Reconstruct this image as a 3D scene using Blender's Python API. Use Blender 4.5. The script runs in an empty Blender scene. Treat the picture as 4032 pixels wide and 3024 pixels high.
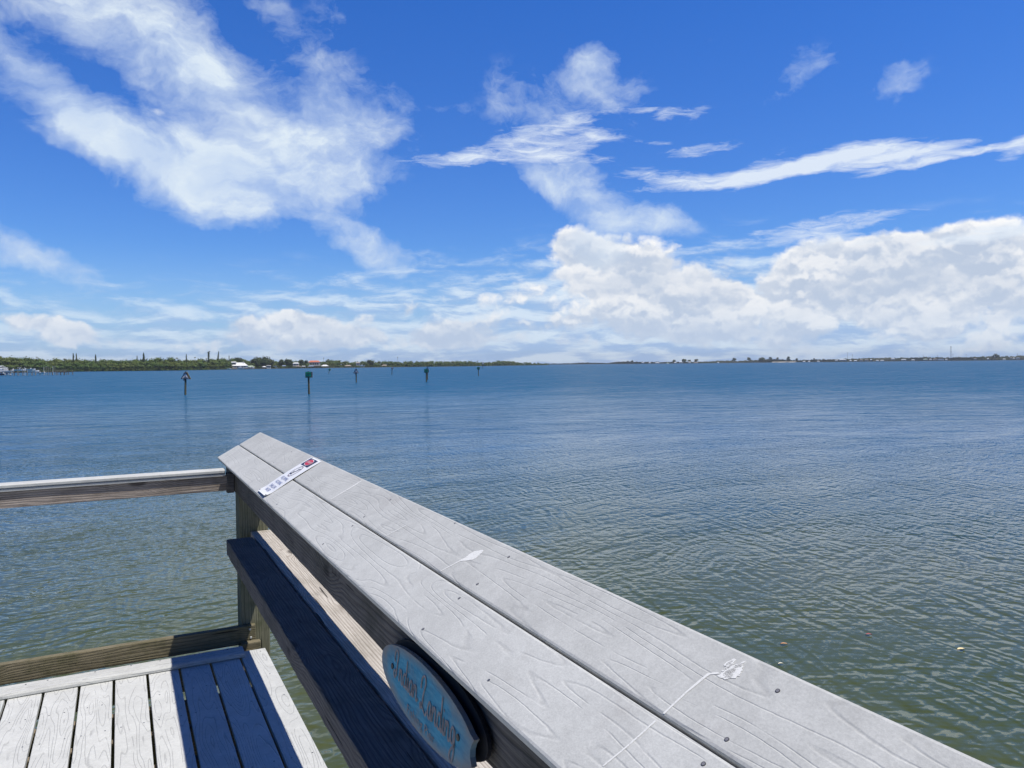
import bpy, bmesh, math, random
import numpy as np
from mathutils import Vector, Matrix
R = math.radians
random.seed(7); rng = np.random.default_rng(7)
S = bpy.context.scene
C = S.collection

# ------------------------------------------------------------------ camera
CAM_Z = 1.5                 # eye above the deck (deck top is z = 0)
WATER_Z = -2.0
CM = Matrix(((0.8888966413919053, 0.02072067063, -0.45763895674),
             (-0.45800305263, 0.01883441272, -0.88875107238),
             (-0.00979615724, 0.99960788247, 0.02623197661)))
cam = bpy.data.objects.new('camera', bpy.data.cameras.new('camera'))
C.objects.link(cam); S.camera = cam
cam.data.sensor_width = 36; cam.data.lens = 3000/4032*36
cam.data.clip_start = 0.05; cam.data.clip_end = 120000
cam.matrix_world = Matrix.Translation((0, 0, CAM_Z)) @ CM.to_4x4()

def ray(px, py):
    return CM @ Vector((px-2016, 1512-py, -3000.0))
def on_water(px, py):
    r = ray(px, py); return r*((CAM_Z-WATER_Z)/-r.z) + Vector((0, 0, CAM_Z))
def at_depth(px, py, d):
    return ray(px, py)*(d/3000.0) + Vector((0, 0, CAM_Z))
def azel(px, py):
    r = ray(px, py).normalized()
    return math.degrees(math.atan2(r.x, r.y)), math.degrees(math.asin(r.z))

# ------------------------------------------------------------------ light
SUN_TRAVEL = Vector((-0.31, 0.27, -1.0)).normalized()
sun = bpy.data.objects.new('sun', bpy.data.lights.new('sun', 'SUN'))
C.objects.link(sun)
sun.data.energy = 4.7; sun.data.angle = R(0.5); sun.data.color = (1.0, 0.95, 0.87)
sun.rotation_euler = SUN_TRAVEL.to_track_quat('-Z', 'Y').to_euler()
SUN_EL = math.asin(-SUN_TRAVEL.z); SUN_AZ = math.atan2(-SUN_TRAVEL.x, -SUN_TRAVEL.y)
S.view_settings.view_transform = 'Standard'; S.view_settings.look = 'None'
S.view_settings.gamma = 1; S.view_settings.exposure = 0.0
S.view_settings.use_curve_mapping = False
S.render.engine = 'CYCLES'
S.cycles.max_bounces = 5; S.cycles.diffuse_bounces = 2; S.cycles.glossy_bounces = 2; S.cycles.sample_clamp_indirect = 6

# ------------------------------------------------------------------ node helper
class NT:
    def __init__(s, nt): s.nt = nt; s.N = nt.nodes; s.L = nt.links
    def new(s, t, **k):
        n = s.N.new(t)
        for a, b in k.items(): setattr(n, a, b)
        return n
    def put(s, sock, v):
        if isinstance(v, bpy.types.NodeSocket): s.L.new(v, sock)
        elif v is not None: sock.default_value = v
    def m(s, op, a, b=None, c=None, clamp=False):
        n = s.new('ShaderNodeMath', operation=op, use_clamp=clamp)
        for i, v in enumerate((a, b, c)): s.put(n.inputs[i], v) if v is not None else None
        return n.outputs[0]
    def v(s, op, a, b=None, scale=None):
        n = s.new('ShaderNodeVectorMath', operation=op)
        s.put(n.inputs[0], a)
        if b is not None: s.put(n.inputs[1], b)
        if scale is not None: s.put(n.inputs['Scale'], scale)
        return n.outputs['Value'] if op in ('LENGTH', 'DOT_PRODUCT', 'DISTANCE') else n.outputs[0]
    def sep(s, a):
        n = s.new('ShaderNodeSeparateXYZ'); s.put(n.inputs[0], a); return n.outputs
    def comb(s, x, y, z=0.0):
        n = s.new('ShaderNodeCombineXYZ')
        for i, q in enumerate((x, y, z)): s.put(n.inputs[i], q)
        return n.outputs[0]
    def noise(s, vec, scale=1.0, detail=2.0, rough=0.5, dist=0.0, col=False, lac=2.0):
        n = s.new('ShaderNodeTexNoise'); s.put(n.inputs['Vector'], vec)
        s.put(n.inputs['Scale'], scale); n.inputs['Detail'].default_value = detail
        n.inputs['Roughness'].default_value = rough; n.inputs['Distortion'].default_value = dist
        n.inputs['Lacunarity'].default_value = lac
        return n.outputs['Color'] if col else n.outputs[0]
    def mr(s, v, a, b, c=0.0, d=1.0, smooth=True):
        n = s.new('ShaderNodeMapRange', interpolation_type='SMOOTHSTEP' if smooth else 'LINEAR')
        for i, q in enumerate((v, a, b, c, d)): s.put(n.inputs[i], q)
        return n.outputs[0]
    def mix(s, f, a, b, mode='MIX'):
        n = s.new('ShaderNodeMix', data_type='RGBA', blend_type=mode)
        s.put(n.inputs[0], f)
        for k, q in ((6, a), (7, b)):
            if isinstance(q, tuple) and len(q) == 3: q = q+(1,)
            s.put(n.inputs[k], q)
        return n.outputs[2]
    def mapping(s, vec, loc=(0, 0, 0), rot=(0, 0, 0), scale=(1, 1, 1), kind='POINT'):
        n = s.new('ShaderNodeMapping', vector_type=kind); s.put(n.inputs[0], vec)
        n.inputs[1].default_value = loc; n.inputs[2].default_value = rot; n.inputs[3].default_value = scale
        return n.outputs[0]

# ------------------------------------------------------------------ sky with clouds
W = bpy.data.worlds.new('World'); S.world = W; W.use_nodes = True
g = NT(W.node_tree)
for n in list(g.N): g.N.remove(n)
sky = g.new('ShaderNodeTexSky', sky_type='NISHITA')
sky.sun_disc = False; sky.sun_elevation = SUN_EL; sky.sun_rotation = SUN_AZ
sky.altitude = 0; sky.air_density = 1.0; sky.dust_density = 0.6; sky.ozone_density = 2.5
SKY_STRENGTH = 0.10
tc = g.new('ShaderNodeTexCoord'); D = tc.outputs['Generated']
dx, dy, dz = g.sep(D)
AZ = g.m('MULTIPLY', g.m('ARCTAN2', dx, dy), 57.29578)
EL = g.m('MULTIPLY', g.m('ARCSINE', dz), 57.29578)
P0 = g.comb(AZ, EL, 0.0)
wa = g.v('SUBTRACT', g.noise(P0, 0.26, 4.0, 0.6, col=True), (0.5, 0.5, 0.5))
P = g.v('ADD', P0, g.v('MULTIPLY', wa, (3.0, 2.4, 0)))
def blobs(lst, vec):
    # each spot waits for the one before it (its z carries the running sum), which keeps the shader small
    tot = None; vx, vy, _ = g.sep(vec)
    for (px, py, rx, ry, rot, amp) in lst:
        vec = g.comb(vx, vy, 0.0 if tot is None else tot)
        a, e = azel(px*1.8228, py*1.8228)
        k = 1.8228/3000*57.3
        q = g.mapping(vec, (a, e, 0), (0, 0, R(-rot)), (rx*k, ry*k, 1e5), 'TEXTURE')
        l = g.mr(g.v('LENGTH', q), 0.15, 1.25, amp, 0.0)
        tot = l if tot is None else g.m('ADD', tot, l)
    return tot
# positions in a 2212-wide look at the sky (turned into bearing and height above the horizon)
wisp = [ # px, py, half-length, half-height, tilt(deg, clockwise), weight
 (60, 170, 190, 62, 38, .95), (230, 290, 200, 62, 35, 1.0), (390, 360, 210, 95, 24, 1.0), (530, 395, 215, 88, 12, .90),
 (690, 320, 160, 140, -20, .78), (760, 260, 120, 150, -60, .66), (280, 60, 330, 100, 22, .80), (470, 190, 280, 120, 45, .62),
 (640, 110, 190, 60, 50, .40), (780, 390, 130, 60, -25, .42), (420, 250, 330, 130, 20, .36), (130, 20, 160, 80, 35, .4),
 (790, 530, 115, 46, 22, 1.3), (720, 20, 90, 60, 60, .32),
 (910, 290, 130, 60, 30, .25), (980, 260, 70, 60, 30, .25),
 (1280, 130, 75, 60, -20, .80), (1230, 200, 110, 110, 0, .32), (1130, 230, 90, 130, -55, .34), (1330, 200, 110, 80, 30, .42),
 (1740, 150, 70, 45, -20, .62), (1690, 195, 55, 28, -40, .42), (1920, 190, 95, 38, -22, .66), (1520, 85, 22, 12, 0, .5),
 (90, 560, 150, 50, 17, 1.0), (30, 530, 70, 40, 20, .6),
 (1160, 390, 60, 34, 35, .85), (1250, 420, 120, 62, 30, 1.15), (1390, 470, 120, 48, 14, 1.0),
 (1270, 520, 110, 60, 25, .85)]
streak = [
 (960, 345, 120, 20, -4, .95), (1150, 325, 210, 32, -6, 1.15), (1240, 345, 120, 18, 6, .8), (1180, 275, 170, 26, -12, .95), (1280, 285, 80, 24, 14, .75),
 (1420, 240, 90, 20, 8, .75), (1500, 250, 60, 20, -25, .5),
 (1420, 380, 110, 20, 6, 1.0), (1540, 392, 190, 17, -3, 1.3), (1700, 366, 190, 22, -9, 1.4), (1860, 342, 170, 20, -5, 1.3), (1965, 338, 150, 15, -6, 1.35), (2060, 338, 220, 10, -6, 1.35), (2230, 305, 90, 22, -25, .9), (1860, 320, 120, 17, -2, .9),
 (1510, 325, 100, 17, -4, .95), (1410, 308, 60, 9, 5, .6), (1660, 340, 60, 17, -20, .5),
 (1820, 480, 170, 22, -4, 1.0), (1760, 515, 190, 24, 4, .9), (2120, 505, 190, 18, -6, .8), (2200, 490, 120, 22, -10, .7)]
bank = [ # the cumulus bank
 (1290, 560, 150, 95, 25, .9), (1230, 540, 90, 70, 30, .5), (1430, 600, 220, 90, 20, .95), (1700, 620, 330, 110, -8, 1.0), (1960, 590, 260, 110, -4, 1.2),
 (2180, 620, 260, 150, -8, 1.1), (1100, 625, 130, 52, -4, 1.0), (950, 625, 110, 34, 8, .7), (1750, 700, 620, 110, 0, .95), (1250, 700, 330, 75, 0, .75),
 (2000, 545, 120, 50, -10, .6), (1780, 560, 140, 60, -10, .45), (1580, 570, 80, 60, 45, .30), (640, 690, 90, 40, 12, .85), (760, 720, 330, 45, 4, .5), (1000, 710, 300, 50, 0, .6), (70, 712, 100, 34, 10, .62), (210, 725, 150, 34, 16, .55), (60, 690, 110, 16, 6, .3), (320, 695, 60, 14, 8, .5),
 (300, 745, 420, 34, 0, .40), (480, 715, 240, 44, -4, .55), (860, 750, 420, 36, 0, .55), (870, 670, 130, 28, -10, .5)]
flock = g.noise(g.mapping(P, rot=(0, 0, R(-38)), scale=(0.13, 0.24, 1)), 1.0, 10.0, 0.62, 0.3)
fine = g.noise(g.mapping(P, scale=(0.55, 0.9, 1)), 1.0, 7.0, 0.62, 0.3)
wb = blobs(wisp, P)
d1 = g.m('ADD', wb, g.m('MULTIPLY', g.m('SUBTRACT', flock, 0.5), 3.4))
d1 = g.m('ADD', d1, g.m('MULTIPLY', g.m('SUBTRACT', fine, 0.5), 0.9))
a1 = g.m('MULTIPLY', g.mr(d1, 0.25, 1.75, 0.0, 0.96, False), g.mr(g.m('ADD', wb, 0.0), 0.05, 0.25))
Pst = g.v('ADD', P0, g.v('MULTIPLY', wa, (0.9, 0.6, 0)))
thr = g.noise(g.mapping(Pst, rot=(0, 0, R(4)), scale=(0.45, 2.2, 1)), 1.0, 9.0, 0.68, 0.6)
ws = blobs(streak, Pst)
d2 = g.m('ADD', ws, g.m('MULTIPLY', g.m('SUBTRACT', thr, 0.5), 3.0))
a2 = g.m('MULTIPLY', g.mr(d2, 0.45, 1.75, 0.0, 0.9, False), g.mr(ws, 0.1, 0.4))
# cumulus: billowy, lit from above
Pb = g.v('ADD', P0, g.v('MULTIPLY', wa, (2.0, 1.4, 0)))
bb = blobs(bank, Pb)
def billow(vec):
    v = g.new('ShaderNodeTexVoronoi', feature='F1', normalize=True)
    g.put(v.inputs['Vector'], vec); v.inputs['Scale'].default_value = 0.30; v.inputs['Detail'].default_value = 2.0
    v.inputs['Roughness'].default_value = 0.52; v.inputs['Lacunarity'].default_value = 2.3
    return g.m('SUBTRACT', 0.85, g.m('MULTIPLY', v.outputs['Distance'], 1.5))
Pv = g.v('ADD', g.v('MULTIPLY', Pb, (0.8, 1.15, 1.0)), g.v('SCALE', g.v('SUBTRACT', g.noise(P0, 0.9, 3.0, 0.6, col=True), (0.5, 0.5, 0.5)), scale=1.3))
b0 = billow(Pv)
b1 = billow(g.v('ADD', Pv, (0.12, 0.55, 0)))
b2 = g.noise(g.mapping(Pb, (31, 7, 0), scale=(0.11, 0.30, 1)), 1.0, 4.0, 0.55, 0.2)
low = g.mr(EL, 0.0, 9.0, 1.0, 0.0)
gap = g.noise(g.mapping(Pb, (5, 2, 0), scale=(0.10, 0.20, 1)), 1.0, 3.0, 0.55)
bb = g.m('ADD', bb, g.m('MULTIPLY', g.m('SUBTRACT', gap, 0.56), 2.4))
d3 = g.m('ADD', bb, g.m('MULTIPLY', g.m('SUBTRACT', b0, 0.5), 2.1))
a3 = g.m('MULTIPLY', g.mr(d3, 0.38, 0.90, 0.0, 0.99), g.mr(EL, 15.0, 19.0, 1.0, 0.0))
# flat far layers towards the horizon
Ph = g.mapping(Pst, (11, 3, 0), scale=(0.22, 0.95, 1))
h0 = g.noise(Ph, 1.0, 7.0, 0.60, 0.4)
h1 = g.noise(g.v('ADD', Ph, (0.05, 0.5, 0)), 1.0, 7.0, 0.60, 0.4)
right = g.mr(AZ, -6.0, 38.0, 0.0, 1.0)
hband = g.mr(EL, 0.3, g.m('ADD', 8.0, g.m('MULTIPLY', right, 4.0)), 1.0, 0.0)
hd = g.m('ADD', g.m('MULTIPLY', hband, g.m('ADD', 0.72, g.m('MULTIPLY', right, 0.35))), g.m('MULTIPLY', g.m('SUBTRACT', h0, 0.5), 1.9))
a4 = g.m('MULTIPLY', g.m('MULTIPLY', g.mr(hd, 0.10, 0.85, 0.0, 0.92), g.mr(hband, 0.0, 0.25)), g.m('ADD', 0.82, g.m('MULTIPLY', right, 0.18)))
# the air: deep blue overhead, paler low down
skyc = sky.outputs[0]
hs = g.new('ShaderNodeHueSaturation'); g.put(hs.inputs['Color'], skyc); hs.inputs['Saturation'].default_value = 1.16; hs.inputs['Value'].default_value = 1.0
hs.inputs['Hue'].default_value = 0.512
base = g.v('SCALE', hs.outputs[0], scale=SKY_STRENGTH)
tint = g.mix(g.mr(EL, 2.0, 34.0, 0, 1, False), (0.62, 0.95, 1.42), (0.27, 0.90, 1.55))
base = g.mix(1.0, base, tint, 'MULTIPLY')
base = g.mix(1.0, base, g.mix(g.mr(EL, 36.0, 56.0), (1, 1, 1), (0.13, 0.28, 0.50)), 'MULTIPLY')
haze_low = g.mr(EL, -1.0, 9.0, 0.6, 0.0)
base = g.mix(haze_low, base, (0.42, 0.62, 0.93))
lit3 = g.mr(g.m('SUBTRACT', b0, b1), -0.11, 0.12, 0.0, 1.0)
lit3 = g.m('MULTIPLY', lit3, g.mr(b2, 0.30, 0.62, 0.25, 1.0))
edge = g.m('MULTIPLY', g.mr(d3, 0.5, 1.6, 1.0, 0.0), g.mr(EL, 2.0, 8.0, 0.15, 0.8))
lit3 = g.m('ADD', g.m('MULTIPLY', lit3, 0.75), g.m('MULTIPLY', edge, 0.55), clamp=True)
cum = g.mix(lit3, (0.52, 0.61, 0.76), (1.0, 1.0, 1.0))
lit4 = g.mr(g.m('SUBTRACT', h0, h1), -0.12, 0.14, 0.0, 1.0)
far = g.mix(lit4, (0.38, 0.55, 0.83), (0.72, 0.84, 0.97))
wc = g.mix(g.mr(flock, 0.35, 0.75), (0.56, 0.69, 0.90), (0.83, 0.92, 0.97))
cum = g.mix(g.mr(EL, 0.0, 5.5, 0.62, 0.0), cum, g.mix(lit3, (0.50, 0.64, 0.86), (0.74, 0.85, 0.97)))
c = g.mix(a4, base, far)
c = g.mix(a3, c, cum)
c = g.mix(a1, c, wc)
c = g.mix(a2, c, (0.80, 0.88, 0.98))
below = g.mr(EL, -0.6, -0.1, 0.0, 1.0)
c = g.mix(below, (0.30, 0.42, 0.60), c)
behind = g.m('MAXIMUM', g.mr(AZ, 80.0, 115.0), g.mr(AZ, -35.0, -70.0))
c = g.mix(behind, c, g.v('SCALE', c, scale=0.42))
bg = g.new('ShaderNodeBackground'); g.put(bg.inputs[0], c); bg.inputs[1].default_value = 1.0
out = g.new('ShaderNodeOutputWorld'); g.L.new(bg.outputs[0], out.inputs[0])
W.cycles.sampling_method = 'MANUAL'; W.cycles.sample_map_resolution = 512

# ------------------------------------------------------------------ object helpers
def setp(o, label=None, cat=None, group=None, kind=None):
    for k, v in (('label', label), ('category', cat), ('group', group), ('kind', kind)):
        if v: o[k] = v
    return o
def thing(name, label, cat, loc=(0, 0, 0), rz=0.0, group=None):
    o = bpy.data.objects.new(name, None); C.objects.link(o)
    o.empty_display_size = 0.3
    o.location = loc; o.rotation_euler = (0, 0, rz)
    return setp(o, label, cat, group)
def mesh(name, verts, faces, m, parent=None, smooth=False):
    me = bpy.data.meshes.new(name); me.from_pydata([tuple(v) for v in verts], [], faces); me.update()
    if smooth:
        me.polygons.foreach_set('use_smooth', [True]*len(me.polygons))
    me.materials.append(m)
    o = bpy.data.objects.new(name, me); C.objects.link(o)
    if parent is not None: o.parent = parent
    return o
def bobj(name, bm, m, parent=None, smooth=False, loc=None):
    me = bpy.data.meshes.new(name); bm.normal_update(); bm.to_mesh(me); bm.free(); me.materials.append(m)
    if smooth: me.polygons.foreach_set('use_smooth', [True]*len(me.polygons))
    o = bpy.data.objects.new(name, me); C.objects.link(o)
    if parent is not None: o.parent = parent
    if loc is not None: o.location = loc
    return o
def box(bm, c, s, rot=None, bev=0.0):
    r = bmesh.ops.create_cube(bm, size=1.0)
    vs = r['verts']
    M = Matrix.Translation(c) @ (rot.to_4x4() if rot else Matrix.Identity(4)) @ Matrix.Diagonal((s[0], s[1], s[2], 1))
    bmesh.ops.transform(bm, matrix=M, verts=vs)
    if bev > 0:
        es = list({e for v in vs for e in v.link_edges})
        bmesh.ops.bevel(bm, geom=es, offset=bev, segments=2, profile=0.6, affect='EDGES')
    return vs
def cyl(bm, a, b, r1, r2=None, n=12):
    a, b = Vector(a), Vector(b); r2 = r1 if r2 is None else r2
    d = b-a; q = d.to_track_quat('Z', 'Y').to_matrix().to_4x4()
    bmesh.ops.create_cone(bm, cap_ends=True, segments=n, radius1=r1, radius2=r2, depth=d.length,
                          matrix=Matrix.Translation((a+b)/2) @ q)
def board(name, m, parent, c, s, bev=0.003, rot=None, sub=0, rough=0.0):
    """a plank whose local X runs along its length; c = centre, s = (length, width, thickness)"""
    bm = bmesh.new(); box(bm, (0, 0, 0), s, bev=bev)
    if sub:
        bmesh.ops.subdivide_edges(bm, edges=[e for e in bm.edges if abs((e.verts[0].co-e.verts[1].co).x) > s[0]*.5], cuts=sub)
        for v in bm.verts:
            f = 1.0
            v.co.y += random.uniform(-1, 1)*rough*f; v.co.z += random.uniform(-1, 1)*rough*f
    o = bobj(name, bm, m, parent)
    o.location = c
    if rot is not None: o.rotation_euler = rot.to_euler() if isinstance(rot, Matrix) else rot
    return o
ALONG_Y = Matrix.Rotation(R(90), 3, 'Z')

# ------------------------------------------------------------------ materials
def base_mat(name):
    m = bpy.data.materials.new(name); m.use_nodes = True
    t = NT(m.node_tree); b = t.N['Principled BSDF']
    return m, t, b
def simple(name, col, rough=0.6, var=0.15, scale=3.0, metal=0.0, spec=0.5, bump=0.0):
    m, t, b = base_mat(name)
    co = t.new('ShaderNodeTexCoord').outputs['Object']
    rnd = t.new('ShaderNodeObjectInfo').outputs['Random']
    co = t.v('ADD', co, t.comb(t.m('MULTIPLY', rnd, 37.0), t.m('MULTIPLY', rnd, 19.0), 0.0))
    n = t.noise(co, scale, 5, 0.6)
    f = t.mr(n, 0.3, 0.7, 1-var, 1+var)
    colr = t.v('SCALE', t.comb(*col), scale=f)
    t.put(b.inputs['Base Color'], colr)
    b.inputs['Roughness'].default_value = rough; b.inputs['Metallic'].default_value = metal
    b.inputs['Specular IOR Level'].default_value = spec
    if bump:
        bn = t.new('ShaderNodeBump'); bn.inputs['Strength'].default_value = 1; bn.inputs['Distance'].default_value = bump
        t.put(bn.inputs['Height'], n); t.L.new(bn.outputs[0], b.inputs['Normal'])
    return m

def composite_mat(name, col, line_dark, emboss, k=7.0):
    """moulded composite decking: pale grey with engraved cathedral grain lines"""
    m, t, b = base_mat(name)
    co = t.new('ShaderNodeTexCoord').outputs['Object']
    rnd = t.new('ShaderNodeObjectInfo').outputs['Random']
    off = t.comb(t.m('MULTIPLY', rnd, 71.0), t.m('MULTIPLY', rnd, 13.0), t.m('MULTIPLY', rnd, 29.0))
    x, y, z = t.sep(t.v('ADD', co, off))
    lo = t.noise(t.comb(t.m('MULTIPLY', x, 1.7), t.m('MULTIPLY', y, 15.0), z), 1.0, 0.8, 0.45)
    wob = t.noise(t.comb(t.m('MULTIPLY', x, 34.0), t.m('MULTIPLY', y, 50.0), z), 1.0, 2.0, 0.6)
    f = t.m('ADD', t.m('MULTIPLY', lo, k*1.9), t.m('MULTIPLY', wob, 0.17))
    tri = t.m('ABSOLUTE', t.m('SUBTRACT', t.m('FRACT', f), 0.5))
    on = t.mr(t.noise(t.comb(t.m('MULTIPLY', x, 11.0), t.m('MULTIPLY', y, 24.0), z), 1.0, 2.0, 0.5), 0.32, 0.46, 0.0, 1.0)
    line = t.m('MULTIPLY', t.mr(tri, 0.0, 0.075, 1.0, 0.0), on)
    speck = t.noise(t.v('ADD', co, off), 260.0, 3.0, 0.7)
    cloud = t.noise(t.v('ADD', co, off), 9.0, 5.0, 0.6)
    pale = t.m('MULTIPLY', t.mr(speck, 0.3, 0.7, 0.93, 1.07), t.mr(cloud, 0.3, 0.7, 0.93, 1.06))
    mott = t.noise(t.v('ADD', co, off), 60.0, 4.0, 0.65)
    pale = t.m('MULTIPLY', pale, t.mr(mott, 0.3, 0.7, 0.955, 1.045))
    dust = t.mr(t.noise(t.v('ADD', co, off), 4.3, 6.0, 0.7), 0.60, 0.76, 0.0, 0.34)
    pale = t.m('MULTIPLY', pale, t.mr(rnd, 0.0, 1.0, 0.92, 1.05, False))
    colr = t.v('SCALE', t.comb(*col), scale=pale)
    colr = t.mix(dust, colr, (0.36, 0.34, 0.32))
    colr = t.mix(t.m('MULTIPLY', line, line_dark), colr, (col[0]*.28, col[1]*.28, col[2]*.29))
    t.put(b.inputs['Base Color'], colr); b.inputs['Roughness'].default_value = 0.72
    b.inputs['Specular IOR Level'].default_value = 0.3
    hgt = t.m('SUBTRACT', t.m('MULTIPLY', speck, 0.18), t.m('MULTIPLY', t.mr(tri, 0.0, 0.13, 1.0, 0.0), t.m('MULTIPLY', on, emboss)))
    bn = t.new('ShaderNodeBump'); bn.inputs['Strength'].default_value = 1.0; bn.inputs['Distance'].default_value = 0.0016
    t.put(bn.inputs['Height'], hgt); t.L.new(bn.outputs[0], b.inputs['Normal'])
    return m

def timber_mat(name, light, dark, green=0.0, bump=0.0035, freq=44.0):
    """weathered softwood: raised grain, knots, checks; local X is the grain"""
    m, t, b = base_mat(name)
    co = t.new('ShaderNodeTexCoord').outputs['Object']
    rnd = t.new('ShaderNodeObjectInfo').outputs['Random']
    off = t.comb(t.m('MULTIPLY', rnd, 53.0), t.m('MULTIPLY', rnd, 17.0), t.m('MULTIPLY', rnd, 31.0))
    pv = t.v('ADD', co, off)
    x, y, z = t.sep(pv)
    low = t.noise(t.comb(t.m('MULTIPLY', x, 0.9), t.m('MULTIPLY', y, 9.0), t.m('MULTIPLY', z, 9.0)), 1.0, 2.5, 0.55)
    # knots: sparse cells stretched along the grain
    vo = t.new('ShaderNodeTexVoronoi'); vo.inputs['Scale'].default_value = 1.0
    t.put(vo.inputs['Vector'], t.comb(t.m('MULTIPLY', x, 2.1), t.m('MULTIPLY', y, 9.0), t.m('MULTIPLY', z, 5.0)))
    kd = vo.outputs['Distance']
    knot = t.mr(kd, 0.05, 0.42, 1.0, 0.0)
    f = t.m('ADD', t.m('ADD', t.m('MULTIPLY', y, freq*2.2), t.m('MULTIPLY', z, freq*1.6)), t.m('MULTIPLY', low, 5.5))
    f = t.m('ADD', f, t.m('MULTIPLY', knot, 3.6))
    rings = t.m('ABSOLUTE', t.m('SINE', t.m('MULTIPLY', f, 3.14159)))
    fib = t.noise(t.comb(t.m('MULTIPLY', x, 5.0), t.m('MULTIPLY', y, 240.0), t.m('MULTIPLY', z, 240.0)), 1.0, 4.0, 0.65)
    pat = t.noise(pv, 6.0, 6.0, 0.65)
    crack = t.mr(t.noise(t.comb(t.m('MULTIPLY', x, 3.0), t.m('MULTIPLY', y, 70.0), t.m('MULTIPLY', z, 70.0)), 1.0, 2.0, 0.5), 0.70, 0.74, 0.0, 1.0)
    core = t.mr(kd, 0.05, 0.12, 1.0, 0.0)
    mixf = t.m('MULTIPLY', t.mr(rings, 0.1, 0.9, 0.52, 1.0), t.mr(fib, 0.25, 0.7, 0.40, 1.08))
    colr = t.mix(mixf, dark, light)
    colr = t.mix(t.m('MULTIPLY', t.mr(pat, 0.42, 0.7), 0.35+green), colr, (dark[0]*.75+.01*green, dark[1]*.8+.05*green, dark[2]*.7))
    colr = t.mix(t.m('MAXIMUM', t.m('MULTIPLY', crack, 0.85), t.m('MULTIPLY', core, 0.7)), colr, (0.018, 0.014, 0.012))
    t.put(b.inputs['Base Color'], colr); b.inputs['Roughness'].default_value = 0.85
    b.inputs['Specular IOR Level'].default_value = 0.25
    h = t.m('ADD', t.m('MULTIPLY', rings, 0.30), t.m('MULTIPLY', fib, 0.75))
    h = t.m('SUBTRACT', h, t.m('MULTIPLY', crack, 1.2))
    bn = t.new('ShaderNodeBump'); bn.inputs['Strength'].default_value = 1.0; bn.inputs['Distance'].default_value = bump
    t.put(bn.inputs['Height'], h); t.L.new(bn.outputs[0], b.inputs['Normal'])
    return m

M_DECK = composite_mat('pale composite decking', (0.57, 0.58, 0.56), 0.34, 0.7)
M_CAP = composite_mat('grey composite cap', (0.565, 0.575, 0.555), 0.14, 0.27, 6.0)
M_RAIL = timber_mat('weathered brown rail wood', (0.47, 0.41, 0.36), (0.09, 0.065, 0.052), 0.1)
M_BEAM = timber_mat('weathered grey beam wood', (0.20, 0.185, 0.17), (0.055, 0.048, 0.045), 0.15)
M_SHELF = timber_mat('silvered shelf wood', (0.60, 0.56, 0.50), (0.24, 0.20, 0.165), 0.0)
M_TIMBER = timber_mat('dark stained timber', (0.17, 0.16, 0.155), (0.05, 0.05, 0.05), 0.1)
M_POST = timber_mat('green tinged treated post', (0.26, 0.255, 0.18), (0.085, 0.085, 0.055), 0.4)
M_CURB = timber_mat('olive brown curb wood', (0.27, 0.235, 0.155), (0.085, 0.07, 0.04), 0.35)
M_UNDER = timber_mat('sheltered joist wood', (0.30, 0.25, 0.18), (0.13, 0.10, 0.07), 0.2)
M_STEEL = simple('dull screw steel', (0.20, 0.20, 0.21), 0.45, 0.3, 60, 0.7)
def screw_mat():
    m, t, b = base_mat('dark screw head')
    r = t.v('LENGTH', t.v('MULTIPLY', t.new('ShaderNodeTexCoord').outputs['Object'], (1, 1, 0)))
    t.put(b.inputs['Base Color'], t.mix(t.mr(r, .0016, .0031), (0.22, 0.22, 0.24), (0.012, 0.012, 0.016)))
    b.inputs['Roughness'].default_value = .5; return m
M_SCREWDARK = screw_mat()
M_WHITE = simple('white sign plastic', (0.92, 0.92, 0.91), 0.35, 0.03, 40)
def scuff_mat():
    m, t, b = base_mat('white scuff')
    co = t.new('ShaderNodeTexCoord').outputs['Object']
    b.inputs['Base Color'].default_value = (0.82, 0.83, 0.81, 1); b.inputs['Roughness'].default_value = .85
    t.put(b.inputs['Alpha'], t.mr(t.noise(co, 330.0, 4.0, .65), .30, .50, .70, 1.0)); return m
M_MARKW = scuff_mat()
M_NAVY = simple('faded navy print', (0.015, 0.02, 0.07), 0.5, 0.15, 200)
M_LETTER = simple('faded blue lettering', (0.16, 0.20, 0.42), 0.5, 0.5, 300)
M_RED = simple('red print', (0.62, 0.02, 0.05), 0.45, 0.1, 120)
M_PINKW = simple('white print', (0.88, 0.80, 0.82), 0.45, 0.05, 120)
M_PLUM = simple('plum ink', (0.07, 0.02, 0.09), 0.5, 0.2, 120)
M_CARVE = simple('bare carved wood letters', (0.31, 0.29, 0.29), 0.8, 0.25, 90)
M_BLACK = simple('plain black', (0.012, 0.012, 0.015), 0.7, 0.2, 30)

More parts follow.
